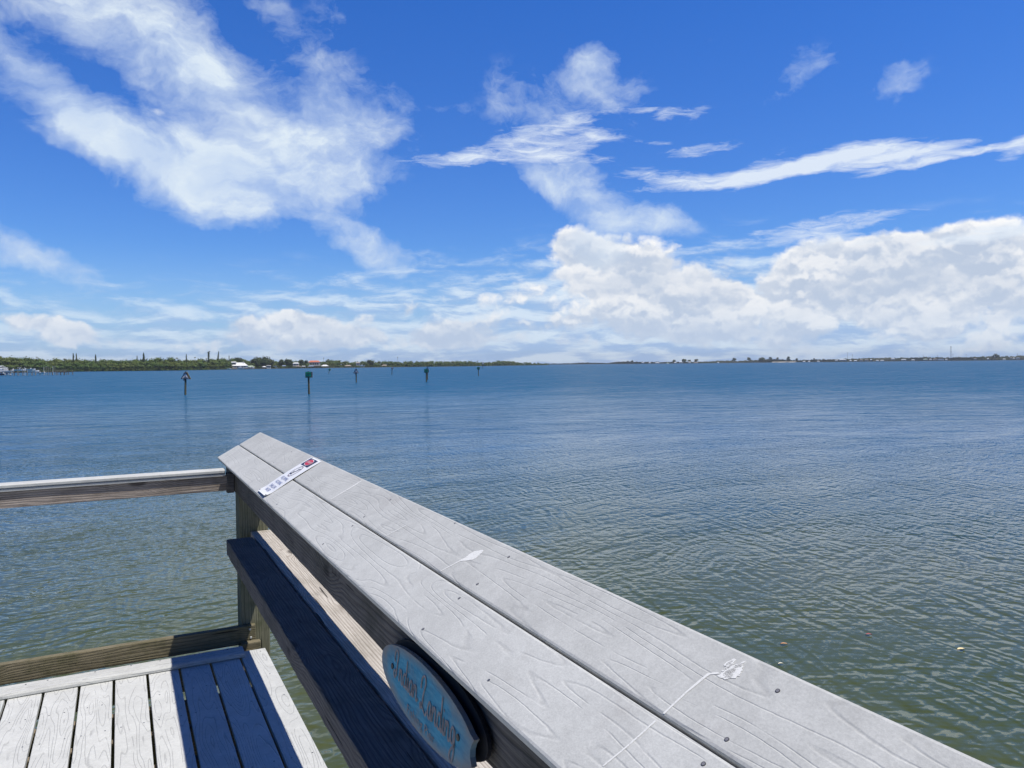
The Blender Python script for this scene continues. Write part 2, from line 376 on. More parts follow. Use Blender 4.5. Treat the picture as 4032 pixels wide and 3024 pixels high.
# ------------------------------------------------------------------ water
def water_mat():
    m, t, b = base_mat('rippled bay water')
    pos = t.new('ShaderNodeNewGeometry').outputs['Position']
    X, Y, Z = t.sep(pos)
    flat = t.comb(X, Y, 0.0)
    wrp = t.v('SCALE', t.v('SUBTRACT', t.noise(flat, 0.35, 2.0, 0.5, col=True), (0.5, 0.5, 0.5)), scale=0.9)
    fw = t.v('ADD', flat, wrp)
    def layer(ang, wl, aspect, vec, seed, detail=2.0):
        # crests run along ang (degrees from +X)
        return lambda o: t.noise(t.v('ADD', t.mapping(t.mapping(t.v('ADD', vec, o), rot=(0, 0, R(-ang))), scale=(1/(wl*aspect), 1/wl, 1)), (seed, seed*.37, 0)), 1.0, detail, 0.5)
    def ridged(f, p=1.0):
        return lambda o: t.m('SUBTRACT', 1.0, t.m('SQRT', t.m('ADD', t.m('POWER', t.m('MULTIPLY', t.m('SUBTRACT', f(o), 0.5), 2.0), 2.0), 0.006)))
    A = ridged(layer(-34, 0.30, 3.2, fw, 3.1, 2.0))
    B = ridged(layer(15, 0.36, 5.0, fw, 17.7, 2.0))
    Cc = ridged(layer(-97, 0.27, 4.5, fw, 41.0, 1.5))
    Dd = layer(12, 2.6, 3.5, fw, 77.0, 1.0)
    E = layer(-10, 0.11, 1.5, flat, 91.0, 1.5)
    F1 = ridged(layer(-12, 1.1, 2.6, fw, 53.0, 2.0)); F2 = ridged(layer(-38, 2.7, 2.6, fw, 67.0, 2.0))
    dist = t.v('LENGTH', flat)
    open_ = t.mr(dist, 16.0, 70.0)
    patch = t.noise(t.mapping(flat, rot=(0, 0, R(27)), scale=(0.030, 0.075, 1)), 1.0, 3.0, 0.55)
    gust = t.noise(t.mapping(fw, rot=(0, 0, R(30)), scale=(0.10, 0.34, 1)), 1.0, 3.0, 0.6)
    calm = t.m('MULTIPLY', t.mr(patch, 0.36, 0.62, 0.55, 1.18), t.mr(gust, 0.32, 0.66, 0.62, 1.35))
    def height(o):
        h = t.m('MULTIPLY', A(o), 0.013)
        h = t.m('ADD', h, t.m('MULTIPLY', B(o), 0.020))
        h = t.m('ADD', h, t.m('MULTIPLY', Cc(o), 0.016))
        h = t.m('ADD', h, t.m('MULTIPLY', Dd(o), 0.055))
        h = t.m('ADD', h, t.m('MULTIPLY', E(o), 0.0062))
        h = t.m('ADD', h, t.m('MULTIPLY', t.m('ADD', t.m('MULTIPLY', F1(o), 0.060), t.m('MULTIPLY', F2(o), 0.11)), open_))
        return h
    e = 0.02
    h0, hx, hy = height((0, 0, 0)), height((e, 0, 0)), height((0, e, 0))
    lee = t.mr(X, -6.0, 7.0, 0.62, 1.0)
    k = t.m('MULTIPLY', t.m('MULTIPLY', t.m('MULTIPLY', calm, t.mr(dist, 6.0, 34.0, 0.82, 1.10)), t.m('MAXIMUM', lee, open_)), -3.7/e)
    nrm = t.v('NORMALIZE', t.comb(t.m('MULTIPLY', t.m('SUBTRACT', hx, h0), k), t.m('MULTIPLY', t.m('SUBTRACT', hy, h0), k), 1.0))
    t.put(b.inputs['Normal'], nrm)
    # murky green shallows by the pier, bluer away; big soft patches of weed and sand
    bed = t.noise(flat, 0.09, 4.0, 0.55)
    col = t.mix(t.mr(bed, 0.35, 0.65), (0.054, 0.074, 0.026), (0.086, 0.098, 0.038))
    col = t.mix(t.mr(dist, 8.0, 42.0), col, (0.008, 0.070, 0.145))
    t.put(b.inputs['Base Color'], col)
    t.put(b.inputs['Roughness'], t.mr(dist, 12.0, 140.0, 0.04, 0.27))
    b.inputs['IOR'].default_value = 1.333
    # the open bay: countless steep little faces turned this way show more of the water's own blue than of the low sky
    dash = t.m('ADD', t.m('MULTIPLY', t.noise(t.mapping(fw, rot=(0, 0, R(28)), scale=(0.5, 1.5, 1)), 1.0, 3.0, 0.6), 0.5), t.m('MULTIPLY', t.noise(t.mapping(flat, (40, 9, 0), rot=(0, 0, R(27)), scale=(0.09, 0.22, 1)), 1.0, 4.0, 0.65), 0.5))
    dash = t.mr(dash, 0.36, 0.64, 0.45, 1.5)
    own = t.m('MULTIPLY', t.mr(dist, 9.0, 110.0, 0.0, 0.52), dash, clamp=True)
    df = t.new('ShaderNodeBsdfDiffuse'); df.inputs['Color'].default_value = (0.016, 0.096, 0.195, 1)
    mx = t.new('ShaderNodeMixShader'); t.put(mx.inputs[0], own); t.L.new(b.outputs[0], mx.inputs[1]); t.L.new(df.outputs[0], mx.inputs[2])
    t.L.new(mx.outputs[0], t.N['Material Output'].inputs['Surface'])
    return m
M_WATER = water_mat()
def disc_grid():
    vs, fs = [(0, 0, WATER_Z)], []
    rs = [2, 5, 10, 20, 50, 120, 300, 800, 2000, 5000, 12000, 30000, 60000]; n = 48
    for r in rs:
        for k in range(n):
            a = 2*math.pi*k/n; vs.append((r*math.cos(a), r*math.sin(a), WATER_Z))
    for k in range(n): fs.append((0, 1+k, 1+(k+1) % n))
    for i in range(len(rs)-1):
        for k in range(n):
            a, b2 = 1+i*n+k, 1+i*n+(k+1) % n
            fs.append((a, a+n, b2+n, b2))
    return vs, fs
v_, f_ = disc_grid()
setp(mesh('water', v_, f_, M_WATER), kind='structure')

# ------------------------------------------------------------------ far land
F = 3000.0
def interp(tab, x):
    xs = [a for a, _ in tab]; ys = [b for _, b in tab]
    return float(np.interp(x, xs, ys))
LD = [(-500, 700), (0, 760), (700, 830), (1060, 1080), (1300, 1230), (1700, 1380), (2060, 1700), (2160, 1900)]
def left_depth(px): return interp(LD, px)
RIGHT_D = 2500.0
def hor(px): return 1430-0.0098*(px-2350)
def ground(px, d):
    """point on the water line at picture column px and camera depth d"""
    y = hor(px)+(CAM_Z-WATER_Z)*F/d
    p = at_depth(px, y, d); p.z = WATER_Z
    return p
M_SAND = simple('pale shore sand', (0.42, 0.38, 0.30), 0.9, 0.2, 0.05)
M_MUD = simple('dark mangrove mud', (0.06, 0.055, 0.04), 0.9, 0.3, 0.05)
def land(name, pxs, dfun, inland, hgt, m):
    vs = []; fs = []
    for px in pxs:
        d = dfun(px)
        a = ground(px, d); b2 = ground(px, d+inland*.04); c2 = ground(px, d+inland)
        vs += [(a.x, a.y, WATER_Z-0.5), (a.x, a.y, WATER_Z+hgt*.5), (b2.x, b2.y, WATER_Z+hgt), (c2.x, c2.y, WATER_Z+hgt*1.2), (c2.x, c2.y, WATER_Z-.5)]
    for i in range(len(pxs)-1):
        o = i*5
        for k in range(4): fs.append((o+k, o+k+1, o+5+k+1, o+5+k))
        if i in (0, ): fs.append((0, 1, 2, 3, 4))
    return setp(mesh(name, vs, fs, m), kind='structure')
land('shore', list(range(-500, 2161, 38)), lambda p: left_depth(p)+3, 260, 0.7, M_MUD)
land('far_shore', list(range(2120, 4700, 60)), lambda p: RIGHT_D+(90*math.sin(p*.011))+3+max(0, (2500-p))*2.2, 700, 0.8, M_MUD)

# foliage ------------------------------------------------------
def foliage_mat(name, a, b_, sc=0.35):
    m, t, b = base_mat(name)
    pos = t.new('ShaderNodeNewGeometry').outputs['Position']
    n1 = t.noise(pos, sc, 3, 0.6); n2 = t.noise(pos, sc*0.12, 2, 0.5)
    col = t.mix(t.mr(n1, 0.3, 0.7), a, b_)
    col = t.mix(t.mr(n2, 0.35, 0.65, 0, 0.55), col, (b_[0]*1.15, b_[1]*0.85, b_[2]*.8))
    t.put(b.inputs['Base Color'], col); b.inputs['Roughness'].default_value = 0.8
    b.inputs['Specular IOR Level'].default_value = 0.15
    return m
M_MANG = foliage_mat('mangrove leaves', (0.045, 0.092, 0.022), (0.105, 0.155, 0.040))
M_PINE = foliage_mat('pine needles', (0.035, 0.068, 0.034), (0.070, 0.105, 0.050), 0.8)
M_TREE = foliage_mat('dark broad leaves', (0.030, 0.055, 0.020), (0.070, 0.095, 0.035))
M_FARTREE = foliage_mat('far shore leaves', (0.045, 0.070, 0.035), (0.10, 0.12, 0.060), 0.08)
M_PALM = foliage_mat('palm fronds', (0.05, 0.07, 0.025), (0.10, 0.11, 0.045), 0.8)
M_BARK = simple('grey bark', (0.13, 0.11, 0.09), 0.9, 0.3, 2.0)

class Leaves:
    def __init__(s): s.v = []; s.f = []; s.n = 0
    def quads(s, c, r, count, size, core=True, flat=1.0):
        """leaf clumps spread through the outer part of an uneven crown"""
        c = np.array(c, float); r = np.array(r, float)
        d = rng.normal(size=(count, 3)); d /= np.linalg.norm(d, axis=1)[:, None]
        # uneven outline: a few random lobes
        lob = rng.normal(size=(5, 3)); lob /= np.linalg.norm(lob, axis=1)[:, None]
        amp = 0.82+0.28*np.max(np.clip(d@lob.T, 0, 1)**3, axis=1)
        rad = amp*rng.uniform(0.62, 1.05, count)
        p = c+d*rad[:, None]*r
        nrm = d+rng.normal(scale=.5, size=(count, 3)); nrm[:, 2] += .25; nrm /= np.linalg.norm(nrm, axis=1)[:, None]
        t = np.cross(nrm, rng.normal(size=(count, 3))); t /= np.linalg.norm(t, axis=1)[:, None]
        b = np.cross(nrm, t)
        sz = size*rng.uniform(.55, 1.3, (count, 1))
        a1, b1 = t*sz, b*sz*rng.uniform(.6, 1.0, (count, 1))*flat
        q = np.stack([p-a1-b1*.3, p-b1, p+a1*.9-b1*.1, p+a1*.3+b1, p-a1*.6+b1*.8], axis=1).reshape(-1, 3)
        s.v.append(q); s.f += [tuple(s.n+5*i+k for k in range(5)) for i in range(count)]; s.n += 5*count
        if core: s.core(c, r*0.60)
    def core(s, c, r, nu=8, nv=5):
        vs = []
        for i in range(nv+1):
            th = math.pi*i/nv
            for j in range(nu):
                ph = 2*math.pi*j/nu; w = rng.uniform(.85, 1.1)
                vs.append((c[0]+r[0]*w*math.sin(th)*math.cos(ph), c[1]+r[1]*w*math.sin(th)*math.sin(ph), c[2]+r[2]*w*math.cos(th)))
        s.v.append(np.array(vs))
        for i in range(nv):
            for j in range(nu):
                a = s.n+i*nu+j; b = s.n+i*nu+(j+1) % nu
                s.f.append((a, b, b+nu, a+nu))
        s.n += len(vs)
    def build(s, name, m, parent=None):
        me = bpy.data.meshes.new(name); V = np.concatenate(s.v)
        me.from_pydata(V.tolist(), [], s.f); me.update(); me.materials.append(m)
        o = bpy.data.objects.new(name, me); C.objects.link(o)
        if parent is not None: o.parent = parent
        return o

TOP = [(-400, 1406), (0, 1404), (60, 1408), (110, 1406), (180, 1414), (250, 1417), (290, 1416), (340, 1414), (380, 1417), (480, 1418), (560, 1415), (620, 1412), (700, 1414), (760, 1417), (830, 1416),
       (900, 1414), (930, 1411), (965, 1414), (985, 1419), (1005, 1420), (1035, 1418), (1060, 1420), (1085, 1421), (1110, 1420), (1160, 1421), (1190, 1420), (1220, 1423), (1250, 1423), (1290, 1418), (1320, 1418), (1360, 1422), (1400, 1426), (1450, 1419),
       (1480, 1424), (1560, 1424), (1650, 1422), (1720, 1422), (1800, 1424), (1850, 1423), (1900, 1427), (1930, 1426), (1965, 1419), (2000, 1421), (2040, 1427), (2060, 1429), (2140, 1431), (2160, 1434)]
belt = Leaves()
px = -60.0
while px < 2158:
    d = left_depth(px)
    built = 905 < px < 1600
    sc = d/F
    for row in range(3):
        p = px+random.uniform(-7, 7)
        dd = d+(4, 14, 30)[row]+(16 if built else 0)+random.uniform(-3, 3)
        top = interp(TOP, p)+random.uniform(-3.0, 2.0)-(6.5 if p < 900 else 2)
        basey = hor(p)+(CAM_Z-WATER_Z)*F/dd
        full = (basey-top)*dd/F            # height in metres up to the outline
        h = full*(0.52, 0.78, 0.97)[row]*random.uniform(.86, 1.04)
        if built and row == 0: h *= 0.8
        h = max(h, 1.8)
        r = max(1.6, min(h*0.42, 4.6))*random.uniform(.85, 1.2)
        o = ground(p, dd)
        belt.quads((o.x, o.y, WATER_Z+h-r*.8), (r*1.25, r*1.25, r*.85), 130, r*.13)
        if h > 2.6*r: belt.quads((o.x, o.y, WATER_Z+h-r*2.1), (r*1.1, r*1.1, r*1.1), 50, r*.125)
        if row == 0: belt.quads((o.x, o.y, WATER_Z+.7), (r*1.2, r*1.0, 1.5), 60, r*.12)
    px += max(6.0, 4.2/sc*0.95)
# dense understorey so that nothing shows between the crowns near the water
for off, hh in ((9, 3.4), (22, 6.0)):
    xs = list(range(-60, 2158, 9)); n0 = belt.n; vv = []
    for p in xs:
        dd = left_depth(p)+off+(14 if 905 < p < 1600 else 0); o = ground(p, dd)
        full = (hor(p)+(CAM_Z-WATER_Z)*F/dd-interp(TOP, p))*dd/F
        vv += [(o.x, o.y, WATER_Z-.2), (o.x, o.y, WATER_Z+min(hh, full*.55)*random.uniform(.7, 1.1)), (o.x+1.5, o.y+5, WATER_Z+.5)]
    belt.v.append(np.array(vv))
    for i in range(len(xs)-1): belt.f += [(n0+3*i, n0+3*i+3, n0+3*i+4, n0+3*i+1), (n0+3*i+1, n0+3*i+4, n0+3*i+5, n0+3*i+2)]
    belt.n += len(vv)
setp(belt.build('mangrove_belt', M_MANG), 'dense olive green mangrove wood lining the left shore', 'mangroves', kind='stuff')

RTOP = [(2150, 1431), (2180, 1430), (2250, 1429.5), (2290, 1426), (2340, 1427), (2400, 1428), (2420, 1423), (2460, 1421), (2500, 1421.5), (2560, 1423), (2640, 1423), (2700, 1424), (2800, 1421), (2850, 1418), (2900, 1419),
        (2940, 1418), (2990, 1412), (3050, 1411), (3100, 1414), (3140, 1416), (3170, 1414), (3200, 1414), (3250, 1413), (3350, 1410), (3450, 1406.5), (3600, 1405), (3800, 1404), (3880, 1401), (3990, 1401), (4032, 1396), (4500, 1398)]
fb = Leaves()
px = 2150.0
while px < 4200:
    for row in range(3):
        p = px+random.uniform(-4, 4)
        dd = RIGHT_D+(90*math.sin(p*.011))+(10, 40, 110)[row]+max(0, (2500-p))*2.2
        basey = hor(p)+(CAM_Z-WATER_Z)*F/dd
        full = max(3.0, (basey-interp(RTOP, p)-random.uniform(-1.2, 1.6))*dd/F)
        h = full*(0.45, 0.75, 0.98)[row]*random.uniform(.85, 1.05); h = max(h, 2.0)
        r = min(max(2.0, h*.45), 6.5)
        o = ground(p, dd)
        fb.quads((o.x, o.y, WATER_Z+h-r*.8), (r*1.4, r*1.4, r*.85), 40, r*.17)
        if row < 2: fb.quads((o.x, o.y, WATER_Z+r*.5), (r*1.5, r*1.5, r*.7), 10, r*.26)
    px += 7.2
xs = list(range(2150, 4200, 5)); n0 = fb.n; vv = []
for p in xs:
    dd = RIGHT_D+(90*math.sin(p*.011))+24+max(0, (2500-p))*2.2; o = ground(p, dd)
    full = max(3.0, (hor(p)+(CAM_Z-WATER_Z)*F/dd-interp(RTOP, p))*dd/F)
    vv += [(o.x, o.y, WATER_Z-.2), (o.x, o.y, WATER_Z+full*random.uniform(.55, .85)), (o.x+4, o.y+14, WATER_Z+.5)]
fb.v.append(np.array(vv))
for i in range(len(xs)-1): fb.f += [(n0+3*i, n0+3*i+3, n0+3*i+4, n0+3*i+1), (n0+3*i+1, n0+3*i+4, n0+3*i+5, n0+3*i+2)]
fb.n += len(vv)
setp(fb.build('far_treeline', M_FARTREE), 'low dark green treeline along the far right shore', 'treeline', kind='stuff')

def px_place(px, py_base, d):
    o = ground(px, d); sc = d/F
    return o, sc
def yaw_face(o):
    """rotation that puts local X across the view and local Y away from the pier"""
    return -math.atan2(o.x, o.y)
def crown_tree(name, label, px, ytop, wpx, d, m=None, group=None, lobes=7, quads=60, core=True):
    m = m or M_TREE
    o, sc = px_place(px, 0, d)
    basey = hor(px)+(CAM_Z-WATER_Z)*F/d
    H = (basey-ytop)*sc; Wd = wpx*sc
    t = thing(name, label, 'tree', (o.x, o.y, WATER_Z+.4), random.uniform(0, 6), group)
    L = Leaves()
    for k in range(lobes):
        a = 2*math.pi*k/lobes+random.uniform(-.4, .4); rr = Wd*.26*random.uniform(.5, 1.1) if k else 0
        r = Wd*random.uniform(.24, .34)
        z = H-r*random.uniform(.8, 1.3) if k % 2 == 0 else H*random.uniform(.45, .65)
        L.quads((rr*math.cos(a), rr*math.sin(a), max(z, r*.8)), (r, r, min(r*.85, H*.36)), int(quads*1.8), r*.15, core)
    L.build('crown', m, t)
    bm = bmesh.new(); cyl(bm, (0, 0, -.9), (0, 0, H*.55), max(.12, Wd*.035), max(.07, Wd*.02), 8)
    for k in range(4):
        a = k*1.6; cyl(bm, (0, 0, H*(.25+.08*k)), (math.cos(a)*Wd*.25, math.sin(a)*Wd*.25, H*(.6+.05*k)), Wd*.016, Wd*.008, 6)
    bobj('trunk', bm, M_BARK, t)
    return t
def spire_tree(label, px, ytop, wpx, d, lean=0.0, hooked=False, sparse=1.0):
    """tall narrow island pine: tiers of short upswept branches on one stem"""
    o, sc = px_place(px, 0, d)
    basey = hor(px)+(CAM_Z-WATER_Z)*F/d
    H = (basey-ytop)*sc; Wd = wpx*sc*1.55
    t = thing('island_pine', label, 'pine tree', (o.x, o.y, WATER_Z+.4), yaw_face(o), 'tall narrow pines standing above the mangroves')
    L = Leaves(); n = int(H/0.62)
    def ax(z): return lean*(z/H)**1.5*H
    for i in range(n):
        z = H*(0.22+0.78*i/n); f = 1-(z/H-.28)/.72
        r = Wd*.5*(0.14+0.86*f**.8)*random.uniform(.8, 1.15)
        if hooked: r = Wd*.5*random.uniform(.45, 1.0)
        L.quads((ax(z), 0, z), (r, r, .55), int(22*sparse), .30, core=False)
        L.core((ax(z), 0, z), (r*.6*sparse, r*.6*sparse, .5), 6, 3)
    if hooked:
        for k in range(5): L.quads((ax(H)+.35*k, 0, H-.1+.12*k), (.8, .7, .6), 26, .3)
    L.build('crown', M_PINE, t)
    bm = bmesh.new()
    for i in range(6): cyl(bm, (ax(H*i/6), 0, H*i/6-.9*(i == 0)), (ax(H*(i+1)/6), 0, H*(i+1)/6), .24-.03*i, .21-.03*i, 8)
    bobj('trunk', bm, M_BARK, t)
def palm(label, px, ytop, wpx, d):
    o, sc = px_place(px, 0, d)
    basey = hor(px)+(CAM_Z-WATER_Z)*F/d
    H = (basey-ytop)*sc; Wd = wpx*sc
    t = thing('palm_tree', label, 'palm tree', (o.x, o.y, WATER_Z+.4), random.uniform(0, 6), 'palms rising above the shore trees')
    vs, fs = [], []
    for k in range(16):
        a = k*2.4; up = random.uniform(-.1, .9); n0 = len(vs)
        for i in range(6):
            u = i/5; r = Wd*.5*u; z = H-Wd*.25+Wd*.45*(up*u-.95*u*u)
            w = Wd*.10*math.sin(math.pi*min(1, u*.9+.1))+.03
            cx, cy = r*math.cos(a), r*math.sin(a)
            vs += [(cx-w*math.sin(a), cy+w*math.cos(a), z-w*.5), (cx, cy, z), (cx+w*math.sin(a), cy-w*math.cos(a), z-w*.5)]
        for i in range(5):
            b0 = n0+3*i; fs += [(b0, b0+1, b0+4, b0+3), (b0+1, b0+2, b0+5, b0+4)]
    mesh('crown', vs, fs, M_PALM, t)
    bm = bmesh.new()
    for i in range(5): cyl(bm, (.1*i*i*.2, 0, H*.85*i/5-.9*(i == 0)), (.1*(i+1)**2*.2, 0, (H-Wd*.2)*(i+1)/5), .2-.015*i, .185-.015*i, 8)
    bobj('trunk', bm, M_BARK, t)

spires = [(290, 1392, 9, 0, False, 1, 'left one of the twin dark narrow pines above the mangroves'),
          (302, 1392, 7.5, 0, False, 1, 'right one of the twin narrow pines, slightly thinner'),
          (378, 1397, 10, 0, False, 1, 'lone dark pine cone shape right of the twin pines'),
          (541, 1402, 7, 0, False, .5, 'small pale thin pine just left of the full dark pine'),
          (567, 1390, 13, 0, False, 1.1, 'full dark cone shaped pine between the pier marina and the triangle marker'),
          (735, 1395, 8, 0, False, .6, 'thin ragged pine rising directly above the nearest triangle marker'),
          (822, 1387, 9, .01, True, .9, 'tall pine with a bent hooked top'),
          (856, 1384, 8, .09, False, .9, 'tall slim pine leaning to the right'),
          (903, 1401, 5, 0, False, .8, 'small pointed pine left of the white roofed house')]
for px, yt, w, lean, hk, sp, lb in spires: spire_tree(lb, px, yt, w, left_depth(px)+24, lean, hk, sp)
for px, yt, w, lb in [(255, 1411, 12, 'stubby palm left of the twin pines'), (698, 1408, 11, 'round headed palm left of the triangle marker pine'),
                      (769, 1406, 8, 'small palm head between the ragged pine and the hooked pine'), (813, 1411, 8, 'small palm beside the hooked pine'),
                      (1275, 1409, 6, 'thin pale palm above the white hipped boathouse'), (1293, 1413, 8, 'dark palm head right of the thin pale palm'),
                      (105, 1403, 8, 'palm head above the crowded boat docks'), (146, 1405, 8, 'dark palm head right of the boat docks palm'),
                      (1835, 1421, 7, 'palm head above the mangroves at the distant point'), (1880, 1420, 8, 'palm head left of the white channel box')]:
    palm(lb, px, yt, w, left_depth(px)+22)
for px, yt, w, lb in [(1036, 1401, 74, 'largest rounded tree crown behind the white gazebo'), (1060, 1412, 46, 'rounded crown to the right of the largest tree'),
                      (1006, 1411, 40, 'rounded crown to the left of the largest tree'),
                      (1109, 1414, 30, 'dark rounded tree right of the boat lift'), (1135, 1412, 34, 'tall dark rounded tree left of the small white house'),
                      (1188, 1415, 28, 'rounded tree right of the small white house'), (1206, 1418, 22, 'bushy tree left of the red roofed house'),
                      (1240, 1420, 15, 'dark tree standing in front of the red roof'), (940, 1407, 38, 'broad tree crown rising over the white roofed house'),
                      (1458, 1417, 30, 'rounded crown right of the white yacht lift')]:
    crown_tree('broadleaf_tree', lb, px, yt, w, left_depth(px)+26)
for px, yt, w, lb in [(2489, 1418, 14, 'feathery tree at the left end of the far shore'), (2653, 1415, 18, 'round dark tree left of its bigger neighbour on the far shore'),
                      (2694, 1412, 24, 'biggest dark round tree left of the far shore point'), (2715, 1415, 17, 'round tree just right of the biggest dark one'),
                      (2741, 1413, 18, 'round dark tree standing alone right of the cluster'), (2890, 1407, 18, 'ragged tree on the left of the wooded point'),
                      (2948, 1405, 22, 'tall ragged tree with dense crown on the wooded point'), (3000, 1403, 34, 'widest tree crown in the middle of the wooded point'),
                      (3034, 1405, 18, 'tree between the widest crown and the open sand'), (3060, 1407, 14, 'small wind bent tree above the sand strip'),
                      (3104, 1402, 20, 'tall wind swept tree right of the sand strip'), (3136, 1410, 14, 'low tree at the right end of the wooded point'),
                      (3205, 1410, 10, 'small dome tree beyond the wooded point'), (3920, 1391, 30, 'large isolated dark tree near the right edge')]:
    crown_tree('shore_tree', lb, px, yt, w, RIGHT_D-6+90*math.sin(px*.011), M_TREE, lobes=6, quads=30)

# sand strip on the far point
def sand_strip():
    vs, fs = [], []
    for i in range(25):
        p = 3040+i*4; d = RIGHT_D+90*math.sin(p*.011)-4
        a = ground(p, d-8-3*math.sin(i*.8)); b2 = ground(p, d+12)
        vs += [(a.x, a.y, WATER_Z+.02), (b2.x, b2.y, WATER_Z+2.6)]
    for i in range(24): fs.append((2*i, 2*i+2, 2*i+3, 2*i+1))
    o = mesh('beach', vs, fs, M_SAND); setp(o, kind='structure')
sand_strip()

# ------------------------------------------------------------------ houses, docks, boats on the far shores
M_HWALL = simple('pale stucco', (0.62, 0.60, 0.56), 0.8, 0.08, 0.5)
M_ROOFW = simple('white metal roof', (0.82, 0.83, 0.83), 0.5, 0.05, 0.4)
M_ROOFR = simple('orange red tile roof', (0.55, 0.17, 0.09), 0.8, 0.2, 1.0)
M_ROOFB = simple('blue grey sheet roof', (0.30, 0.38, 0.50), 0.5, 0.1, 0.5)
M_ROOFG = simple('grey brown shingle roof', (0.36, 0.30, 0.25), 0.8, 0.15, 0.8)
M_ROOFGR = simple('pale green awning', (0.55, 0.66, 0.48), 0.6, 0.08, 0.5)
M_GLASS = simple('dark window glass', (0.03, 0.04, 0.06), 0.15, 0.1, 1.0)
M_DARKW = simple('dark dock timber', (0.085, 0.07, 0.06), 0.9, 0.3, 1.5)
M_GREYW = simple('weathered dock timber', (0.27, 0.25, 0.22), 0.9, 0.2, 1.5)
M_HULL = simple('white gel coat', (0.93, 0.93, 0.92), 0.25, 0.03, 0.6)
M_HULLB = simple('navy hull', (0.02, 0.03, 0.10), 0.25, 0.1, 0.6)
M_PVC = simple('white piling sleeve', (0.55, 0.57, 0.56), 0.5, 0.08, 2.0)

def place(name, label, cat, px, d, group=None):
    o = ground(px, d)
    return thing(name, label, cat, (o.x, o.y, WATER_Z), yaw_face(o), group), d/F
def hip(w, dp, z0, z1, ridge, over=0.4):
    a, b = w/2+over, dp/2+over; r = ridge/2
    v = [(-a, -b, z0), (a, -b, z0), (a, b, z0), (-a, b, z0), (-r, 0, z1), (r, 0, z1),
         (-a, -b, z0-.18), (a, -b, z0-.18), (a, b, z0-.18), (-a, b, z0-.18)]
    f = [(0, 1, 5, 4), (1, 2, 5), (2, 3, 4, 5), (3, 0, 4), (0, 6, 7, 1), (1, 7, 8, 2), (2, 8, 9, 3), (3, 9, 6, 0), (9, 8, 7, 6)]
    return v, f
def house(label, px0, px1, ytop, yeave, ybase, d, roofm, wallm=None, ridge=.55, dp=9, chimney=None, nwin=3, group=None, cat='house', name='house'):
    wallm = wallm or M_HWALL
    t, sc = place(name, label, cat, (px0+px1)/2, d, group)
    w = (px1-px0)*sc; hz = hor((px0+px1)/2)
    zf = lambda y: (hz-y)*sc+(CAM_Z-WATER_Z)
    z0, z1, zb = zf(yeave), zf(ytop), max(zf(ybase), .3)
    bm = bmesh.new(); box(bm, (0, 0, (z0+zb-.6)/2), (w*.94, dp, z0-zb+.6)); bobj('wall', bm, wallm, t)
    v, f = hip(w*.94, dp, z0+.003, z1, w*ridge); rf = mesh('roof', v, f, roofm, t)
    if chimney is not None:
        bm = bmesh.new(); box(bm, (w*chimney, -dp*.1, (z0+z1)/2+.6), (1.2, 1.2, z1-z0+1.2)); bobj('chimney', bm, wallm, rf)
    for k in range(nwin):
        x = w*(-.35+.7*(k+.5)/nwin); hh = max(.5, (z0-zb)*.42)
        bm = bmesh.new(); box(bm, (x, -dp/2-.03, zb+(z0-zb)*.52), (max(.7, w*.5/nwin), .12, hh)); bobj('window', bm, M_GLASS, t)
    return t
def boathouse(label, px0, px1, ytop, yeave, d, roofm, dp=7, ridge=.5, group=None, deckz=1.1):
    t, sc = place('boathouse', label, 'boathouse', (px0+px1)/2, d, group)
    w = (px1-px0)*sc; hz = hor((px0+px1)/2)
    zf = lambda y: (hz-y)*sc+(CAM_Z-WATER_Z)
    z0, z1 = zf(yeave), zf(ytop)
    v, f = hip(w, dp, z0, max(z1, z0+.25), w*ridge, .2); mesh('roof', v, f, roofm, t)
    n = max(2, int(w/4))
    for i in range(n+1):
        for sy in (-1, 1):
            bm = bmesh.new(); x = -w/2+w*i/n
            cyl(bm, (x*.95, sy*dp*.46, -1.0), (x*.95, sy*dp*.46, z0-.18), .16, .16, 8); bobj('post', bm, M_GREYW, t)
    bm = bmesh.new(); box(bm, (0, dp*.3, deckz), (w, dp*.35, .2)); bobj('deck', bm, M_DARKW, t)
    return t
def dock(label, px0, px1, ztop, d, wd=2.0, rail=False, step=2.6, group=None, name='dock'):
    t, sc = place(name, label, 'dock', (px0+px1)/2, d, group)
    w = (px1-px0)*sc
    bm = bmesh.new(); box(bm, (0, 0, ztop), (w, wd, .18)); box(bm, (0, -wd/2+.04, ztop-.2), (w, .06, .2)); bobj('deck', bm, M_DARKW, t)
    n = max(2, int(w/step))
    for i in range(n+1):
        for sy in (-1, 1):
            bm = bmesh.new(); x = -w/2+.2+(w-.4)*i/n
            cyl(bm, (x, sy*(wd/2-.15), -1.2), (x, sy*(wd/2-.15), ztop+random.choice((-.1, .5, .9))*(0 if rail else 1)-(.09 if rail else 0)), .15, .14, 8); bobj('piling', bm, M_GREYW if (i+sy) % 3 else M_DARKW, t)
    if rail:
        bm = bmesh.new()
        for z in (.45, .8, 1.1): box(bm, (0, -wd/2+.1, ztop+z), (w, .06, .09)); box(bm, (0, wd/2-.1, ztop+z), (w, .06, .09))
        for i in range(int(w/1.6)+1):
            for sy in (-1, 1): box(bm, (-w/2+.1+i*1.6, sy*(wd/2-.04), ztop+.5), (.09, .05, 1.2))
        bobj('railing', bm, M_GREYW, t)
    return t
